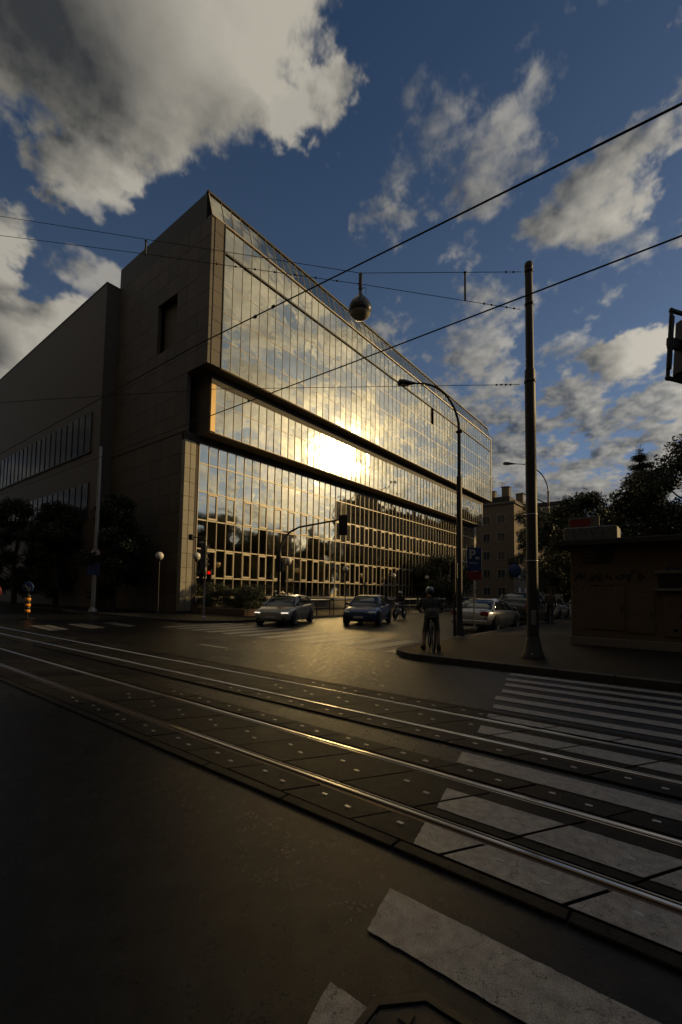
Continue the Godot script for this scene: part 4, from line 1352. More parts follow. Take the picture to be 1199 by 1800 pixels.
	signal_head(s2, Vector3(3.62, 5.28, 0.1), 2.9, 3, -1, true)
	signal_head(s2, Vector3(-0.02, 3.05, 0.12), 2.9, 3)
	signal_head(s2, Vector3(0.26, 2.2, 0.0), 0.3, 3)
	put("control_box", box(Vector3(0.34, 0.6, 0.2), 0.03), M.black, s2, Vector3(0.05, 2.9, -0.12))
	put("foot", lathe([Vector2(0.17, 0), Vector2(0.17, 0.05), Vector2(0.09, 0.14)], 12), M.pole, s2)
	# near signal at the right edge
	var s3 := thing("traffic_light", "black traffic light with backboard hung near the street by the crossing stripes", "traffic light", Vector3(6.5, 0.118, -6.6))
	put("post", tube([Vector3(0, 0, 0), Vector3(0, 5.3, 0)], 0.07, -1.0, 12), M.black, s3)
	var hd := Node3D.new()
	hd.name = "hanging_signal"
	s3.add_child(hd, true)
	hd.position = Vector3(-1.72, 5.02, 0.55)
	hd.rotation = Vector3(0, 0.2, -0.105)
	put("edge_bar", box(Vector3(0.055, 1.08, 0.03), 0.008), M.black, hd, Vector3(-0.20, 0, 0))
	put("edge_plate", box(Vector3(0.075, 0.8, 0.04), 0.01), M.black, hd, Vector3(-0.20, 0.02, 0.01))
	put("case", box(Vector3(0.4, 0.86, 0.22), 0.04), M.black, hd, Vector3(0.16, 0.0, 0))
	for y in [-0.5, 0.02, 0.5]:
		put("bracket", box(Vector3(0.5, 0.05 if y != 0.02 else 0.16, 0.05), 0.008), M.black, hd, Vector3(0.02, y, 0))
	put("cable_loop", tube([Vector3(-0.22, 0.1, 0.02), Vector3(-0.27, 0.05, 0.02), Vector3(-0.27, -0.04, 0.02), Vector3(-0.23, -0.1, 0.02)], 0.008, -1.0, 5), M.cable, hd)
	put("arm", tube([Vector3(0, 5.1, 0), Vector3(-0.9, 5.05, 0.3), Vector3(-1.6, 5.02, 0.52)], 0.045, -1.0, 8), M.black, s3)
	# globe lamps along the glass front
	globe_lamp("white globe lamp standing alone before the dark stone end wall", P(-26.35, -14.94, 0.118), 3.63)
	globe_lamp("white globe lamp beside the pale stone pilaster", P(-24.5, -16.4, 0.118), 3.63)
	globe_lamp("white globe lamp behind the post of the curved-arm traffic light", P(-22.0, -22.1, 0.118), 3.62)
	globe_lamp("white globe lamp behind the railing between the silver and blue cars", P(-23.1, -30.2, 0.118), 3.5)
	globe_lamp("white globe lamp behind the motorcyclist", P(-24.0, -39.6, 0.118), 3.3)
	globe_lamp("white globe lamp against the low spreading tree", P(-23.1, -45.4, 0.118), 3.3)
	# tall post with two signs on the left
	var lp := thing("sign_post", "tall grey post with a red-ringed round sign and a blue panel", "sign", Vector3(-15.9, 0.118, -28.5))
	put("post", tube([Vector3.ZERO, Vector3(0, 10.8, 0)], 0.14, 0.10, 14), M.galv, lp)
	disc_sign(lp, 0.36, 3.72, M.white_sign, M.red_sign)
	block("blue_panel", Vector3(-0.42, 2.36, 0.14), Vector3(0.42, 3.18, 0.16), M.blue_sign, lp, 0.01)
	put("foot", lathe([Vector2(0.26, 0), Vector2(0.26, 0.08), Vector2(0.15, 0.3)], 14), M.galv, lp)
	# keep-right beacon on the island
	var kb := thing("keep_right_beacon", "short orange and black banded post carrying a round blue arrow sign", "traffic sign", P(-26.65, -8.03, 0.0))
	put("base", box(Vector3(0.5, 0.06, 0.5), 0.02), M.black, kb, Vector3(0, 0.03, 0))
	put("stem", tube([Vector3(0, 0.05, 0), Vector3(0, 1.5, 0)], 0.03, -1.0, 8), M.black, kb)
	for k in 6:
		put("band", lathe([Vector2(0, 0.34 + 0.15 * k), Vector2(0.125, 0.34 + 0.15 * k), Vector2(0.125, 0.48 + 0.15 * k), Vector2(0, 0.48 + 0.15 * k)], 16), M.orange if k % 2 == 0 else M.black, kb)
	disc_sign(kb, 0.3, 1.62, M.blue_sign, M.blue_sign)
	var ar := start()
	for e in [[Vector3(-0.14, 0.12, 0), Vector3(0.12, -0.14, 0)], [Vector3(0.14, -0.16, 0), Vector3(-0.04, -0.15, 0)], [Vector3(0.14, -0.16, 0), Vector3(0.13, 0.02, 0)]]:
		var dd: Vector3 = (e[1] - e[0]).normalized() * 0.03
		var nn := Vector3(-dd.y, dd.x, 0)
		quad(ar, e[0] - nn, e[1] - nn, e[1] + nn, e[0] + nn)
	put("arrow", done(ar, false), M.white_sign, kb, Vector3(0, 1.62, 0.088))
	# round sign at the far left
	var ls := thing("round_sign", "round red-ringed traffic sign on a low post at the road edge", "sign", Vector3(-15.3, 0.0, -19.6))
	put("post", tube([Vector3.ZERO, Vector3(0, 1.7, 0)], 0.03, -1.0, 8), M.galv, ls)
	disc_sign(ls, 0.33, 1.42, M.white_sign, M.red_sign)
	# pedestrian railings along the kerb
	var rail_labels := ["dark railing panel by the rear of the silver car", "dark railing panel behind the blue car", "dark railing panel left of the motorcyclist", "dark railing panel right of the motorcyclist", "dark railing panel behind the cyclist", "dark railing panel near the parking sign", "last dark railing panel down the side street"]
	for k in 7:
		var rl := thing("railing", rail_labels[k], "railing", P(-18.15, -19.6 - 2.9 * k, 0.118), -AZ, "kerb railings")
		put("top_rail", tube([Vector3(0, 1.0, 0), Vector3(0, 1.0, -2.5)], 0.04, -1.0, 8), M.galv, rl)
		put("mid_rail", tube([Vector3(0, 0.5, 0), Vector3(0, 0.5, -2.5)], 0.022, -1.0, 8), M.black, rl)
		for m in 3:
			put("post", tube([Vector3(0, 0, -1.25 * m), Vector3(0, 1.0, -1.25 * m)], 0.035, -1.0, 8), M.black, rl)

# ---------------------------------------------------------------- cars
# style: 0 saloon, 1 estate / hatchback, 2 tall off-roader
func car(called: String, label: String, at: Vector3, turn: float, paint: Material, style: int, L := 4.5, W := 1.78, H := 1.45) -> Node3D:
	var t := thing(called, label, "car", at, turn, "cars in the side street")
	var hw := W * 0.5
	var hl := L * 0.5
	var belt := H * 0.66
	var nose := belt * 0.70
	# station: z (1 = front), top height, half width, underside
	var stn := []
	if style == 0:
		stn = [[1.0, nose * 0.86, 0.62, 0.34], [0.985, nose * 0.98, 0.80, 0.24], [0.92, nose * 1.07, 0.92, 0.2], [0.75, nose * 1.20, 0.98, 0.19], [0.42, belt * 0.96, 1.0, 0.19], [0.0, belt, 1.0, 0.19], [-0.45, belt * 1.01, 1.0, 0.19], [-0.72, belt * 1.02, 0.97, 0.2], [-0.93, belt * 0.99, 0.90, 0.24], [-0.985, belt * 0.86, 0.82, 0.3], [-1.0, belt * 0.62, 0.74, 0.34]]
	else:
		stn = [[1.0, nose * 0.86, 0.62, 0.34], [0.985, nose * 1.0, 0.80, 0.24], [0.92, nose * 1.10, 0.92, 0.2], [0.72, nose * 1.24, 0.98, 0.19], [0.45, belt * 0.97, 1.0, 0.19], [0.0, belt, 1.0, 0.19], [-0.5, belt * 1.03, 1.0, 0.19], [-0.86, belt * 1.05, 0.97, 0.2], [-0.97, belt * 1.02, 0.93, 0.26], [-1.0, belt * 0.7, 0.86, 0.34]]
	var rings := []
	for s in stn:
		var z: float = s[0] * hl
		var yt: float = s[1]
		var w: float = s[2] * hw
		var yb: float = s[3]
		var ym := lerpf(yb, yt, 0.52)
		var half := [[w * 0.80, yb], [w * 0.96, yb + 0.09], [w, ym], [w * 0.985, lerpf(ym, yt, 0.62)], [w * 0.93, yt - 0.035], [w * 0.80, yt], [w * 0.4, yt + 0.022]]
		var ring := []
		for p in half: ring.append(Vector3(p[0], p[1], z))
		ring.append(Vector3(0, yt + 0.03, z))
		for k in range(half.size() - 1, -1, -1): ring.append(Vector3(-half[k][0], half[k][1], z))
		rings.append(ring)
	var st := start()
	add_loft(st, rings)
	put("body", done(st), paint, t)
	# greenhouse
	var gs := []
	if style == 0: gs = [[0.46, belt * 0.985, 0.0], [0.20, H * 0.945, 1.0], [0.0, H * 0.99, 1.0], [-0.22, H * 0.99, 1.0], [-0.40, H * 0.95, 1.0], [-0.74, belt * 1.03, 0.0]]
	elif style == 1: gs = [[0.50, belt * 0.985, 0.0], [0.22, H * 0.945, 1.0], [0.0, H * 0.99, 1.0], [-0.35, H * 0.985, 1.0], [-0.68, H * 0.95, 1.0], [-0.94, belt * 1.05, 0.0]]
	else: gs = [[0.44, belt * 0.985, 0.0], [0.24, H * 0.955, 1.0], [0.0, H * 0.99, 1.0], [-0.4, H * 0.99, 1.0], [-0.82, H * 0.96, 1.0], [-0.95, belt * 1.05, 0.0]]
	var rg := []
	var rf := []
	for s in gs:
		var z: float = s[0] * hl
		var yt: float = s[1]
		var up: float = s[2]
		var wb := hw * 0.91
		var wr := hw * lerpf(0.84, 0.70, up)
		var y0 := belt * 0.95
		var half := [[wb, y0], [lerpf(wb, wr, 0.55), lerpf(y0, yt, 0.55)], [wr, yt - 0.05 * up - 0.005], [wr * 0.86, yt - 0.005], [wr * 0.4, yt + 0.015 * up]]
		var ring := []
		for p in half: ring.append(Vector3(p[0], p[1], z))
		for k in range(half.size() - 1, -1, -1): ring.append(Vector3(-half[k][0], half[k][1], z))
		rg.append(ring)
		if up > 0.5:
			var rr := []
			for p in [[wr + 0.008, yt - 0.085], [wr + 0.008, yt - 0.045], [wr * 0.87, yt + 0.006], [wr * 0.4, yt + 0.026], [-wr * 0.4, yt + 0.026], [-wr * 0.87, yt + 0.006], [-wr - 0.008, yt - 0.045], [-wr - 0.008, yt - 0.085]]:
				rr.append(Vector3(p[0], p[1], z))
			rf.append(rr)
	var sg := start()
	add_loft(sg, rg)
	put("windows", done(sg), M.car_glass, t)
	var sr := start()
	add_loft(sr, rf, false)
	put("roof", done(sr), paint, t)
	for sx in [-1.0, 1.0]:
		var f0: Vector3 = rg[0][0]
		var f1: Vector3 = rg[1][2]
		var b0: Vector3 = rg[5][0]
		var b1: Vector3 = rg[4][2]
		var mx := Vector3(sx, 1, 1)
		put("pillar", tube([f0 * mx, f1 * mx], 0.035, 0.03, 6), paint, t)
		put("pillar", tube([b0 * mx, b1 * mx], 0.06, 0.045, 6), paint, t)
		put("pillar", tube([Vector3(sx * hw * 0.915, belt * 0.97, -0.02 * hl), Vector3(sx * hw * 0.71, H * 0.95, -0.06 * hl)], 0.035, 0.03, 6), M.black, t)
		var mr := put("mirror", box(Vector3(0.18, 0.12, 0.09), 0.03), paint, t, Vector3(sx * (hw + 0.07), belt * 1.03, 0.36 * hl))
		put("mirror_glass", box(Vector3(0.14, 0.09, 0.01)), M.car_glass, mr, Vector3(0, 0, -0.047))
		put("sill", box(Vector3(0.03, 0.07, L * 0.5), 0.01), M.black, t, Vector3(sx * hw * 0.965, 0.25, 0))
		for dz in [0.18, -0.22]:
			put("door_handle", box(Vector3(0.03, 0.025, 0.16), 0.008), M.rim if style == 0 else M.black, t, Vector3(sx * (hw * 0.985), belt * 0.86, dz * hl - 0.1))
		put("door_seam", box(Vector3(0.006, belt * 0.62, 0.012)), M.black, t, Vector3(sx * hw * 0.996, belt * 0.60, -0.03 * hl))
		var hlm := SphereMesh.new()
		hlm.radius = 0.5; hlm.height = 1.0; hlm.radial_segments = 18; hlm.rings = 10
		var hd := put("headlight", hlm, M.headlamp, t, Vector3(sx * hw * 0.70, nose * 0.93, hl * 0.955), Vector3(0, sx * 0.45, 0))
		hd.scale = Vector3(0.42, 0.15, 0.16)
		var tl := put("tail_light", box(Vector3(0.34, 0.19, 0.2) if style == 0 else Vector3(0.18, 0.34, 0.2), 0.05), M.tail_lamp, t, Vector3(sx * hw * 0.72, belt * 0.84, -hl * 0.955), Vector3(0, -sx * 0.28, 0))
		tl.set_meta("label", "red tail light")
		for wz in [0.62, -0.60]:
			var rad := 0.32 if style != 2 else 0.36
			var ah := put("wheel_arch", lathe([Vector2(0, 0.05), Vector2(rad + 0.06, 0.05), Vector2(rad + 0.075, 0.0), Vector2(0, 0.0)], 22, 0), M.rubber, t, Vector3(sx * (hw - 0.03), rad + 0.02, wz * hl))
			ah.scale = Vector3(sx, 1, 1)
			var wh := Node3D.new()
			wh.name = "wheel"
			t.add_child(wh, true)
			wh.position = Vector3(sx * (hw - 0.09), rad, wz * hl)
			put("tyre", lathe([Vector2(rad * 0.62, -0.1), Vector2(rad * 0.93, -0.11), Vector2(rad, -0.07), Vector2(rad, 0.07), Vector2(rad * 0.93, 0.12), Vector2(rad * 0.64, 0.125)], 24, 0), M.tyre, wh).scale = Vector3(sx, 1, 1)
			put("rim", lathe([Vector2(0, 0.10), Vector2(rad * 0.18, 0.11), Vector2(rad * 0.3, 0.09), Vector2(rad * 0.58, 0.105), Vector2(rad * 0.66, 0.122)], 20, 0), M.rim, wh).scale = Vector3(sx, 1, 1)
			var sp := start()
			for k in 5:
				var a := TAU * k / 5
				add_box(sp, Vector3(0.108 * sx, cos(a) * rad * 0.36, sin(a) * rad * 0.36), Vector3(0.02, rad * 0.12 + absf(cos(a)) * rad * 0.3, rad * 0.12 + absf(sin(a)) * rad * 0.3))
			put("spokes", done(sp, false), M.black, wh)
	put("grille", box(Vector3(hw * 0.9, 0.14, 0.05), 0.02), M.black, t, Vector3(0, nose * 0.78, hl * 0.985))
	put("bumper", box(Vector3(hw * 1.5, 0.13, 0.1), 0.04), M.black, t, Vector3(0, 0.34, hl * 0.975))
	put("rear_bumper", box(Vector3(hw * 1.7, 0.2, 0.12), 0.05), paint if style != 2 else M.black, t, Vector3(0, 0.42, -hl * 0.995))
	put("licence_plate", box(Vector3(0.5, 0.11, 0.02), 0.005), M.plate, t, Vector3(0, 0.42, hl * 1.0 + 0.03))
	put("licence_plate", box(Vector3(0.5, 0.11, 0.02), 0.005), M.plate, t, Vector3(0, 0.66, -hl * 1.0 - 0.012))
	return t

func paint(r: float, g: float, b: float) -> StandardMaterial3D:
	var m := mat(lin(r, g, b), 0.32, 0.55)
	m.clearcoat_enabled = true
	m.clearcoat = 1.0
	m.clearcoat_roughness = 0.06
	return m

func build_cars() -> void:
	var silver := paint(0.30, 0.285, 0.25)
	var blue := paint(0.03, 0.06, 0.16)
	var grey := paint(0.32, 0.32, 0.33)
	var dark := paint(0.03, 0.03, 0.035)
	# street runs along b: cars coming towards us face +z of the street frame
	var sc := car("silver_car", "silver saloon car with bright headlights coming round into the crossing", Vector3(-2.75, -0.006, -22.75), -0.20, silver, 1, 4.7, 1.82, 1.45)
	var lit := mat(lin(0.7, 0.7, 0.7), 0.1)
	lit.emission_enabled = true
	lit.emission = Color(1.0, 0.95, 0.85)
	lit.emission_energy_multiplier = 1.6
	for k in sc.get_children():
		if k.name.begins_with("headlight"): put("running_light", box(Vector3(0.8, 0.22, 0.5), 0.1), lit, k, Vector3(0, -0.05, 0.38))
	car("blue_car", "dark blue hatchback coming down the side street beside the motorcyclist", Vector3(1.5, -0.006, -23.4), -0.30, blue, 1, 4.25, 1.78, 1.50)
	car("grey_saloon", "light grey saloon parked with its tail lights to the crossing behind the parking sign", P(-7.35, -20.6, -0.006), PI - AZ, grey, 0, 4.6, 1.80, 1.42)
	car("dark_off_roader", "dark tall car with pale roof rack parked ahead of the light grey saloon", P(-7.3, -26.6, -0.006), PI - AZ, dark, 2, 4.5, 1.85, 1.75)
	car("white_hatchback", "pale hatchback parked third in line, partly behind the tram pole", P(-7.3, -32.6, -0.006), PI - AZ, paint(0.5, 0.5, 0.48), 1, 4.1, 1.72, 1.48)
	car("pale_blue_car", "pale blue car parked far down the street beside the kiosk corner", P(-6.9, -44.5, -0.006), PI - AZ, paint(0.25, 0.30, 0.38), 1, 4.2, 1.75, 1.5)

# ---------------------------------------------------------------- people
# bones: [from, to, radius, radius, colour]; joined by a smooth minimum and meshed as surface nets
func body_mesh(bones: Array, cell: float, k := 0.035) -> ArrayMesh:
	var lo := Vector3.ONE * 1e9
	var hi := -lo
	for b in bones:
		var m: float = max(b[2], b[3]) + cell * 2.5
		for e in 2:
			lo = lo.min(b[e] - Vector3.ONE * m)
			hi = hi.max(b[e] + Vector3.ONE * m)
	var nx := int((hi.x - lo.x) / cell) + 2
	var ny := int((hi.y - lo.y) / cell) + 2
	var nz := int((hi.z - lo.z) / cell) + 2
	var f := PackedFloat32Array()
	f.resize(nx * ny * nz)
	f.fill(1.0)
	var near := PackedFloat32Array()
	near.resize(nx * ny * nz)
	near.fill(9.0)
	var who := PackedInt32Array()
	who.resize(nx * ny * nz)
	for bi in bones.size():
		var b: Array = bones[bi]
		var p0: Vector3 = b[0]
		var ab: Vector3 = b[1] - b[0]
		var l2 := maxf(ab.length_squared(), 1e-8)
		var m: float = max(b[2], b[3]) + k + cell * 2.0
		var a0 := ((Vector3(b[0]).min(b[1]) - Vector3.ONE * m - lo) / cell).floor()
		var a1 := ((Vector3(b[0]).max(b[1]) + Vector3.ONE * m - lo) / cell).ceil()
		for z in range(max(0, int(a0.z)), min(nz, int(a1.z) + 1)):
			for y in range(max(0, int(a0.y)), min(ny, int(a1.y) + 1)):
				for x in range(max(0, int(a0.x)), min(nx, int(a1.x) + 1)):
					var p := lo + Vector3(x, y, z) * cell - p0
					var t := clampf(p.dot(ab) / l2, 0.0, 1.0)
					var d: float = (p - ab * t).length() - lerpf(b[2], b[3], t)
					var i := (z * ny + y) * nx + x
					if d < near[i]:
						near[i] = d
						who[i] = bi
					var h := maxf(k - absf(f[i] - d), 0.0) / k
					f[i] = minf(f[i], d) - h * h * k * 0.25
	var st := start()
	st.set_smooth_group(1)
	var vid := {}
	var verts := []
	var cols := []
	var corner := [0, 1, nx, nx + 1, nx * ny, nx * ny + 1, nx * ny + nx, nx * ny + nx + 1]
	for z in nz - 1:
		for y in ny - 1:
			for x in nx - 1:
				var i := (z * ny + y) * nx + x
				var inside := 0
				for c in corner:
					if f[i + c] < 0.0: inside += 1
				if inside == 0 or inside == 8: continue
				var sum := Vector3.ZERO
				var n := 0
				for e in [[0, 1], [2, 3], [4, 5], [6, 7], [0, 2], [1, 3], [4, 6], [5, 7], [0, 4], [1, 5], [2, 6], [3, 7]]:
					var fa := f[i + corner[e[0]]]
					var fb := f[i + corner[e[1]]]
					if (fa < 0.0) == (fb < 0.0): continue
					var t := fa / (fa - fb)
					var pa := Vector3(e[0] & 1, (e[0] >> 1) & 1, (e[0] >> 2) & 1)
					var pb := Vector3(e[1] & 1, (e[1] >> 1) & 1, (e[1] >> 2) & 1)
					sum += pa.lerp(pb, t)
					n += 1
				vid[i] = verts.size()
				verts.append(lo + (Vector3(x, y, z) + sum / n) * cell)
				cols.append(bones[who[i]][4])
	for i in vid:
		var x: int = i % nx
		var y: int = (i / nx) % ny
		var z: int = i / (nx * ny)
		for ax in 3:
			var s0: int = [1, nx, nx * ny][ax]
			if (f[i] < 0.0) == (f[i + s0] < 0.0): continue
			var u: int = [nx, nx * ny, 1][ax]
			var v: int = [nx * ny, 1, nx][ax]
			if not (vid.has(i - u) and vid.has(i - v) and vid.has(i - u - v)): continue
			var q := [vid[i], vid[i - u], vid[i - u - v], vid[i - v]]
			if f[i] > 0.0: q.reverse()
			for w in [0, 1, 2, 0, 2, 3]:
				st.set_color(cols[q[w]])
				st.add_vertex(verts[q[w]])
	return done(st)

func arm(bones: Array, sh: Vector3, el: Vector3, wr: Vector3, hand: Vector3, sleeve: Color, lower: Color, skin: Color) -> void:
	bones.append([sh, el, 0.052, 0.042, sleeve])
	bones.append([el, wr, 0.041, 0.030, lower])
	var d := (hand - wr).normalized()
	var side := d.cross(Vector3.UP if absf(d.y) < 0.9 else Vector3.RIGHT).normalized()
	bones.append([wr, wr + d * 0.08, 0.032, 0.036, skin])
	for k in 4:
		var b := wr + d * 0.08 + side * (k - 1.5) * 0.019
		var L: float = [0.062, 0.075, 0.07, 0.052][k]
		bones.append([b, b + d * L + Vector3(0, -0.012, 0), 0.010, 0.008, skin])
	bones.append([wr + d * 0.03 + side * 0.03, wr + d * 0.085 + side * 0.055, 0.012, 0.009, skin])

func leg(bones: Array, hip: Vector3, knee: Vector3, ankle: Vector3, toe: Vector3, cloth: Color, low: Color, shoe: Color) -> void:
	bones.append([hip, knee, 0.092, 0.062, cloth])
	bones.append([knee, ankle, 0.062, 0.043, low])
	bones.append([ankle + Vector3(0, -0.05, 0), toe, 0.048, 0.038, shoe])
	bones.append([ankle, ankle + Vector3(0, -0.055, 0), 0.045, 0.05, shoe])

func head_bones(bones: Array, c: Vector3, face: Vector3, skin: Color, hair: Color) -> void:
	var side := face.cross(Vector3.UP).normalized()
	bones.append([c + Vector3(0, 0.035, 0) - face * 0.012, c + Vector3(0, 0.03, 0) + face * 0.012, 0.083, 0.083, skin])
	bones.append([c + Vector3(0, -0.03, 0) + face * 0.02, c + Vector3(0, -0.075, 0) + face * 0.035, 0.068, 0.042, skin])
	bones.append([c + face * 0.085 + Vector3(0, 0.015, 0), c + face * 0.105 + Vector3(0, -0.015, 0), 0.011, 0.015, skin])
	for s in [-1.0, 1.0]:
		bones.append([c + side * s * 0.083 + Vector3(0, 0.015, 0), c + side * s * 0.088 + Vector3(0, -0.015, 0), 0.017, 0.013, skin])
	bones.append([c + Vector3(0, 0.065, 0) - face * 0.035, c + Vector3(0, 0.055, 0) + face * 0.03, 0.078, 0.066, hair])
	bones.append([c + Vector3(0, 0.03, 0) - face * 0.045, c + Vector3(0, -0.04, 0) - face * 0.04, 0.068, 0.05, hair])

func torso(bones: Array, pelvis: Vector3, chest: Vector3, neck: Vector3, across: Vector3, shirt: Color, pants: Color, skin: Color, w := 1.0) -> void:
	for s in [-1.0, 1.0]:
		bones.append([pelvis + across * s * 0.07, pelvis + across * s * 0.06 + Vector3(0, 0.08, 0), 0.115, 0.11, pants])
		bones.append([pelvis.lerp(chest, 0.3) + across * s * 0.055, chest + across * s * 0.075 * w, 0.112, 0.128, shirt])
		bones.append([chest + across * s * 0.09 * w + Vector3(0, 0.08, 0), neck + across * s * 0.165 * w + Vector3(0, -0.055, 0), 0.085, 0.058, shirt])
	bones.append([chest, neck, 0.11, 0.06, shirt])
	bones.append([neck + Vector3(0, -0.03, 0), neck + Vector3(0, 0.08, 0), 0.052, 0.05, skin])

func walker(label: String, at: Vector3, turn: float, h: float, shirt: Color, pants: Color, hair: Color, stride: float) -> Node3D:
	var t := thing("person", label, "person", at, turn, "")
	var b := []
	var skin := Color(0.32, 0.20, 0.14)
	var s := h / 1.75
	var pel := Vector3(0, 0.94, 0)
	var chest := Vector3(0, 1.26, 0.02)
	var neck := Vector3(0, 1.47, 0.0)
	torso(b, pel, chest, neck, Vector3.RIGHT, shirt, pants, skin)
	head_bones(b, Vector3(0, 1.635, 0.02), Vector3(0, 0, 1), skin, hair)
	leg(b, Vector3(0.09, 0.9, 0), Vector3(0.095, 0.50, stride * 0.65), Vector3(0.10, 0.09, stride * 0.9), Vector3(0.12, 0.04, stride * 0.9 + 0.17), pants, pants, Color(0.03, 0.03, 0.03))
	leg(b, Vector3(-0.09, 0.9, 0), Vector3(-0.095, 0.50, -stride * 0.3), Vector3(-0.10, 0.11, -stride * 0.95), Vector3(-0.12, 0.045, -stride * 0.95 + 0.15), pants, pants, Color(0.03, 0.03, 0.03))
	for e in [-1.0, 1.0]:
		var sw: float = -e * stride * 0.6
		arm(b, Vector3(e * 0.2, 1.41, 0), Vector3(e * 0.25, 1.13, sw * 0.5), Vector3(e * 0.25, 0.89, sw + 0.06), Vector3(e * 0.25, 0.78, sw + 0.1), shirt, shirt, skin)
	var m := put("body", body_mesh(b, 0.016), M.skin_cloth, t)
	m.scale = Vector3.ONE * s
	return t

func bicycle(label: String, at: Vector3, turn: float) -> Node3D:
	var t := thing("bicycle", label, "bicycle", at, turn)
	for z in [0.54, -0.52]:
		var w := Node3D.new()
		w.name = "wheel"
		t.add_child(w, true)
		w.position = Vector3(0, 0.34, z)
		var st := start()
		var pts := []
		for k in 29:
			var a := TAU * k / 28
			pts.append(Vector3(0, cos(a) * 0.32, sin(a) * 0.32))
		add_tube(st, pts, 0.022, -1.0, 6, false)
		put("tyre", done(st), M.tyre, w)
		var sp := start()
		for k in 14:
			var a := TAU * k / 14
			add_tube(sp, [Vector3(0.02 * (1 if k % 2 else -1), 0, 0), Vector3(0, cos(a) * 0.31, sin(a) * 0.31)], 0.002, -1.0, 3, false)
		add_lathe(sp, [Vector2(0, -0.04), Vector2(0.022, -0.04), Vector2(0.022, 0.04), Vector2(0, 0.04)], 10, Vector3.ZERO, 0)
		put("spokes", done(sp), M.rim, w)
	var fr := start()
	var bb := Vector3(0, 0.29, 0.0)
	var seat := Vector3(0, 0.80, -0.16)
	var hd := Vector3(0, 0.78, 0.40)
	for e in [[bb, seat], [bb, hd + Vector3(0, -0.1, 0.02)], [seat + Vector3(0, -0.08, 0.03), hd], [hd + Vector3(0, 0.12, -0.03), Vector3(0, 0.34, 0.54)]]:
		add_tube(fr, e, 0.018, -1.0, 7)
	for s in [-1.0, 1.0]:
		add_tube(fr, [bb, Vector3(s * 0.06, 0.34, -0.52)], 0.01, -1.0, 5)
		add_tube(fr, [seat + Vector3(0, -0.08, 0.02), Vector3(s * 0.06, 0.34, -0.52)], 0.009, -1.0, 5)
	put("frame", done(fr), M.black, t)
	put("handlebar", tube([Vector3(-0.30, 0.98, 0.32), Vector3(-0.12, 0.95, 0.40), Vector3(0.12, 0.95, 0.40), Vector3(0.30, 0.98, 0.32)], 0.014, -1.0, 7), M.black, t)
	put("saddle", box(Vector3(0.15, 0.05, 0.26), 0.024), M.black, t, Vector3(0, 0.86, -0.19))
	var pd := start()
	for s in [-1.0, 1.0]:
		add_tube(pd, [bb, bb + Vector3(s * 0.09, 0, 0), bb + Vector3(s * 0.10, s * 0.12, s * 0.11)], 0.01, -1.0, 5)
		add_box(pd, bb + Vector3(s * 0.15, s * 0.12, s * 0.11), Vector3(0.1, 0.02, 0.07), 0.006)
	put("pedals", done(pd), M.black, t)
	return t

func helmet(t: Node3D, c: Vector3, m: Material, s := 1.0) -> void:
	var h := put("helmet", lathe([Vector2(0.118, -0.02), Vector2(0.122, 0.02), Vector2(0.112, 0.07), Vector2(0.08, 0.115), Vector2(0.035, 0.135), Vector2(0, 0.138)], 20), m, t, c)
	h.scale = Vector3(0.92, 1.0, 1.15) * s

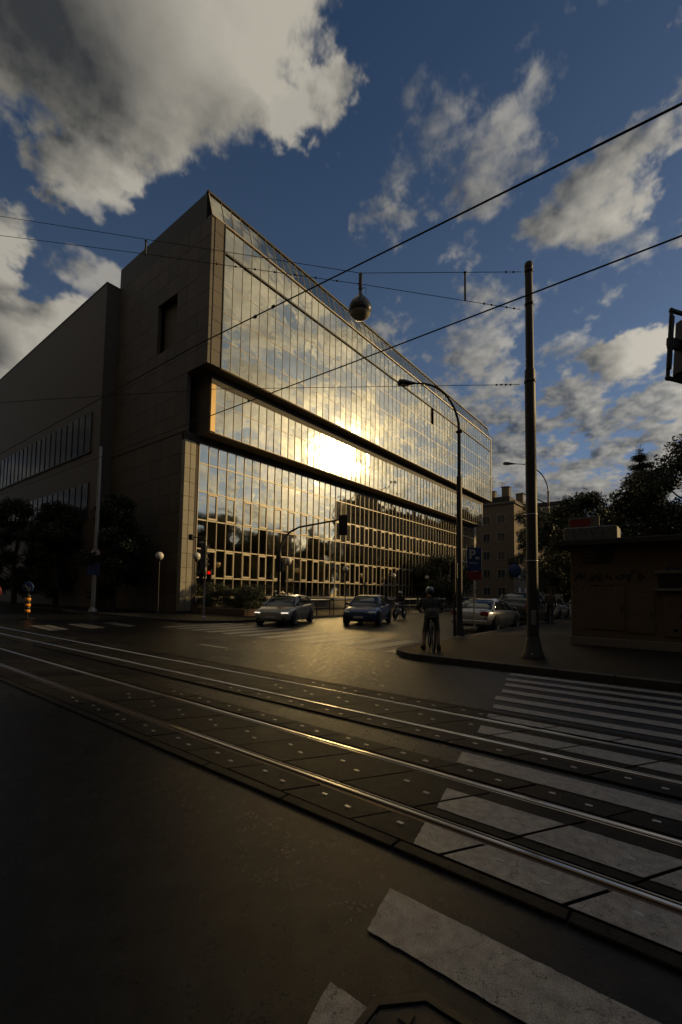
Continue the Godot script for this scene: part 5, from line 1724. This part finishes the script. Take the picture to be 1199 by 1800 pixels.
func build_people() -> void:
	var skin := Color(0.32, 0.20, 0.14)
	# cyclist standing astride a bicycle, seen from behind
	var at := Vector3(2.42, 0.122, -11.75)
	var turn := PI - 0.10     # facing away from us, a little to the left
	bicycle("dark bicycle held upright between the legs of the helmeted cyclist", at, turn)
	var c := thing("person", "cyclist in helmet, dark top and pale grey shorts standing astride a bicycle", "person", at, turn)
	var b := []
	var top := Color(0.02, 0.02, 0.022)
	var shorts := Color(0.09, 0.087, 0.08)
	var shoe := Color(0.02, 0.02, 0.02)
	var pel := Vector3(0, 0.90, -0.02)
	var chest := Vector3(0.03, 1.18, 0.12)
	var neck := Vector3(0.04, 1.35, 0.22)
	torso(b, pel, chest, neck, Vector3.RIGHT, top, shorts, skin, 1.12)
	head_bones(b, Vector3(0.02, 1.49, 0.28), Vector3(-0.1, -0.08, 1).normalized(), skin, Color(0.03, 0.02, 0.015))
	leg(b, Vector3(0.10, 0.86, -0.02), Vector3(0.17, 0.47, 0.06), Vector3(0.21, 0.10, -0.04), Vector3(0.25, 0.045, 0.13), shorts, skin, shoe)
	leg(b, Vector3(-0.10, 0.86, -0.02), Vector3(-0.16, 0.47, 0.03), Vector3(-0.18, 0.10, -0.10), Vector3(-0.21, 0.045, 0.07), shorts, skin, shoe)
	arm(b, Vector3(0.23, 1.29, 0.20), Vector3(0.35, 1.10, 0.20), Vector3(0.29, 1.005, 0.27), Vector3(0.27, 0.985, 0.36), top, skin, skin)
	arm(b, Vector3(-0.17, 1.29, 0.20), Vector3(-0.29, 1.08, 0.17), Vector3(-0.27, 1.005, 0.25), Vector3(-0.26, 0.985, 0.34), top, skin, skin)
	put("body", body_mesh(b, 0.014), M.skin_cloth, c)
	helmet(c, Vector3(0.02, 1.53, 0.27), paint(0.05, 0.09, 0.11))
	put("rear_light", box(Vector3(0.03, 0.03, 0.015), 0.006), M.tail_lamp, c, Vector3(0.02, 1.56, 0.13))
	# two walkers on the pavement by the planter
	walker("pedestrian in blue top with an orange bag walking by the planter", P(-21.9, -18.75, 0.122), 1.9, 1.72, Color(0.06, 0.09, 0.2), Color(0.03, 0.03, 0.035), Color(0.04, 0.025, 0.015), 0.22)
	put("bag", box(Vector3(0.30, 0.36, 0.14), 0.05), M.orange, get_child(get_child_count() - 1), Vector3(-0.2, 1.05, -0.12))
	walker("pedestrian in dark clothes walking behind the blue-topped pedestrian", P(-23.4, -20.6, 0.122), 1.9, 1.8, Color(0.03, 0.03, 0.03), Color(0.025, 0.025, 0.03), Color(0.03, 0.02, 0.015), 0.2)
	# walker on the right pavement
	walker("pedestrian in dark clothes walking away past the parked cars", Vector3(10.9, 0.122, -23.0), PI - 0.5, 1.74, Color(0.045, 0.03, 0.025), Color(0.02, 0.02, 0.025), Color(0.03, 0.02, 0.015), 0.16)
	# motorcyclist coming towards us
	var mp := P(-14.3, -24.4, -0.006)
	var mt := -AZ + 0.1
	var mo := thing("motorcycle", "dark motorcycle with chrome parts ridden beside the blue car", "motorcycle", mp, mt)
	for z in [0.68, -0.62]:
		var w := put("wheel", lathe([Vector2(0.17, -0.06), Vector2(0.28, -0.065), Vector2(0.31, -0.03), Vector2(0.31, 0.03), Vector2(0.28, 0.065), Vector2(0.17, 0.06), Vector2(0.17, -0.06)], 24, 0), M.tyre, mo, Vector3(0, 0.31, z))
		put("rim", lathe([Vector2(0, 0.04), Vector2(0.17, 0.055), Vector2(0.17, -0.055), Vector2(0, -0.04)], 16, 0), M.rim, w)
	var tk := SphereMesh.new()
	tk.radius = 0.5; tk.height = 1.0
	put("tank", tk, paint(0.03, 0.03, 0.03), mo, Vector3(0, 0.82, 0.16)).scale = Vector3(0.32, 0.3, 0.55)
	put("engine", box(Vector3(0.34, 0.36, 0.5), 0.08), M.rim, mo, Vector3(0, 0.45, 0.08))
	put("seat", box(Vector3(0.28, 0.12, 0.7), 0.05), M.rubber, mo, Vector3(0, 0.78, -0.36))
	put("fork", tube([Vector3(0.1, 0.31, 0.68), Vector3(0.1, 0.98, 0.42)], 0.025, -1.0, 8), M.rim, mo)
	put("fork", tube([Vector3(-0.1, 0.31, 0.68), Vector3(-0.1, 0.98, 0.42)], 0.025, -1.0, 8), M.rim, mo)
	put("handlebar", tube([Vector3(-0.38, 1.06, 0.24), Vector3(-0.1, 1.02, 0.4), Vector3(0.1, 1.02, 0.4), Vector3(0.38, 1.06, 0.24)], 0.014, -1.0, 7), M.rim, mo)
	put("headlight", lathe([Vector2(0, 0.06), Vector2(0.08, 0.045), Vector2(0.095, 0.0), Vector2(0.05, -0.1), Vector2(0, -0.12)], 18, 2), M.headlamp, mo, Vector3(0, 0.9, 0.56))
	put("frame", tube([Vector3(0, 0.9, 0.4), Vector3(0, 0.4, 0.3), Vector3(0, 0.35, -0.2), Vector3(0, 0.72, -0.5), Vector3(0, 0.31, -0.62)], 0.03, -1.0, 7), M.black, mo)
	var rd := thing("person", "motorcycle rider in dark jacket and round helmet beside the blue car", "person", mp, mt)
	var rb := []
	var jk := Color(0.025, 0.022, 0.022)
	torso(rb, Vector3(0, 0.93, -0.25), Vector3(0, 1.22, -0.16), Vector3(0, 1.42, -0.10), Vector3.RIGHT, jk, jk, skin, 1.1)
	head_bones(rb, Vector3(0, 1.57, -0.06), Vector3(0, 0, 1), skin, jk)
	for e in [-1.0, 1.0]:
		leg(rb, Vector3(e * 0.11, 0.9, -0.22), Vector3(e * 0.24, 0.72, 0.2), Vector3(e * 0.22, 0.34, -0.02), Vector3(e * 0.24, 0.27, 0.16), jk, jk, shoe)
		arm(rb, Vector3(e * 0.21, 1.35, -0.1), Vector3(e * 0.33, 1.14, 0.0), Vector3(e * 0.35, 1.09, 0.17), Vector3(e * 0.34, 1.06, 0.27), jk, jk, jk)
	put("body", body_mesh(rb, 0.018), M.skin_cloth, rd)
	var hm := SphereMesh.new()
	hm.radius = 0.145; hm.height = 0.3
	put("helmet", hm, paint(0.25, 0.25, 0.25), rd, Vector3(0, 1.59, -0.06))
	put("visor", box(Vector3(0.2, 0.08, 0.05), 0.02), M.car_glass, rd, Vector3(0, 1.6, 0.075))
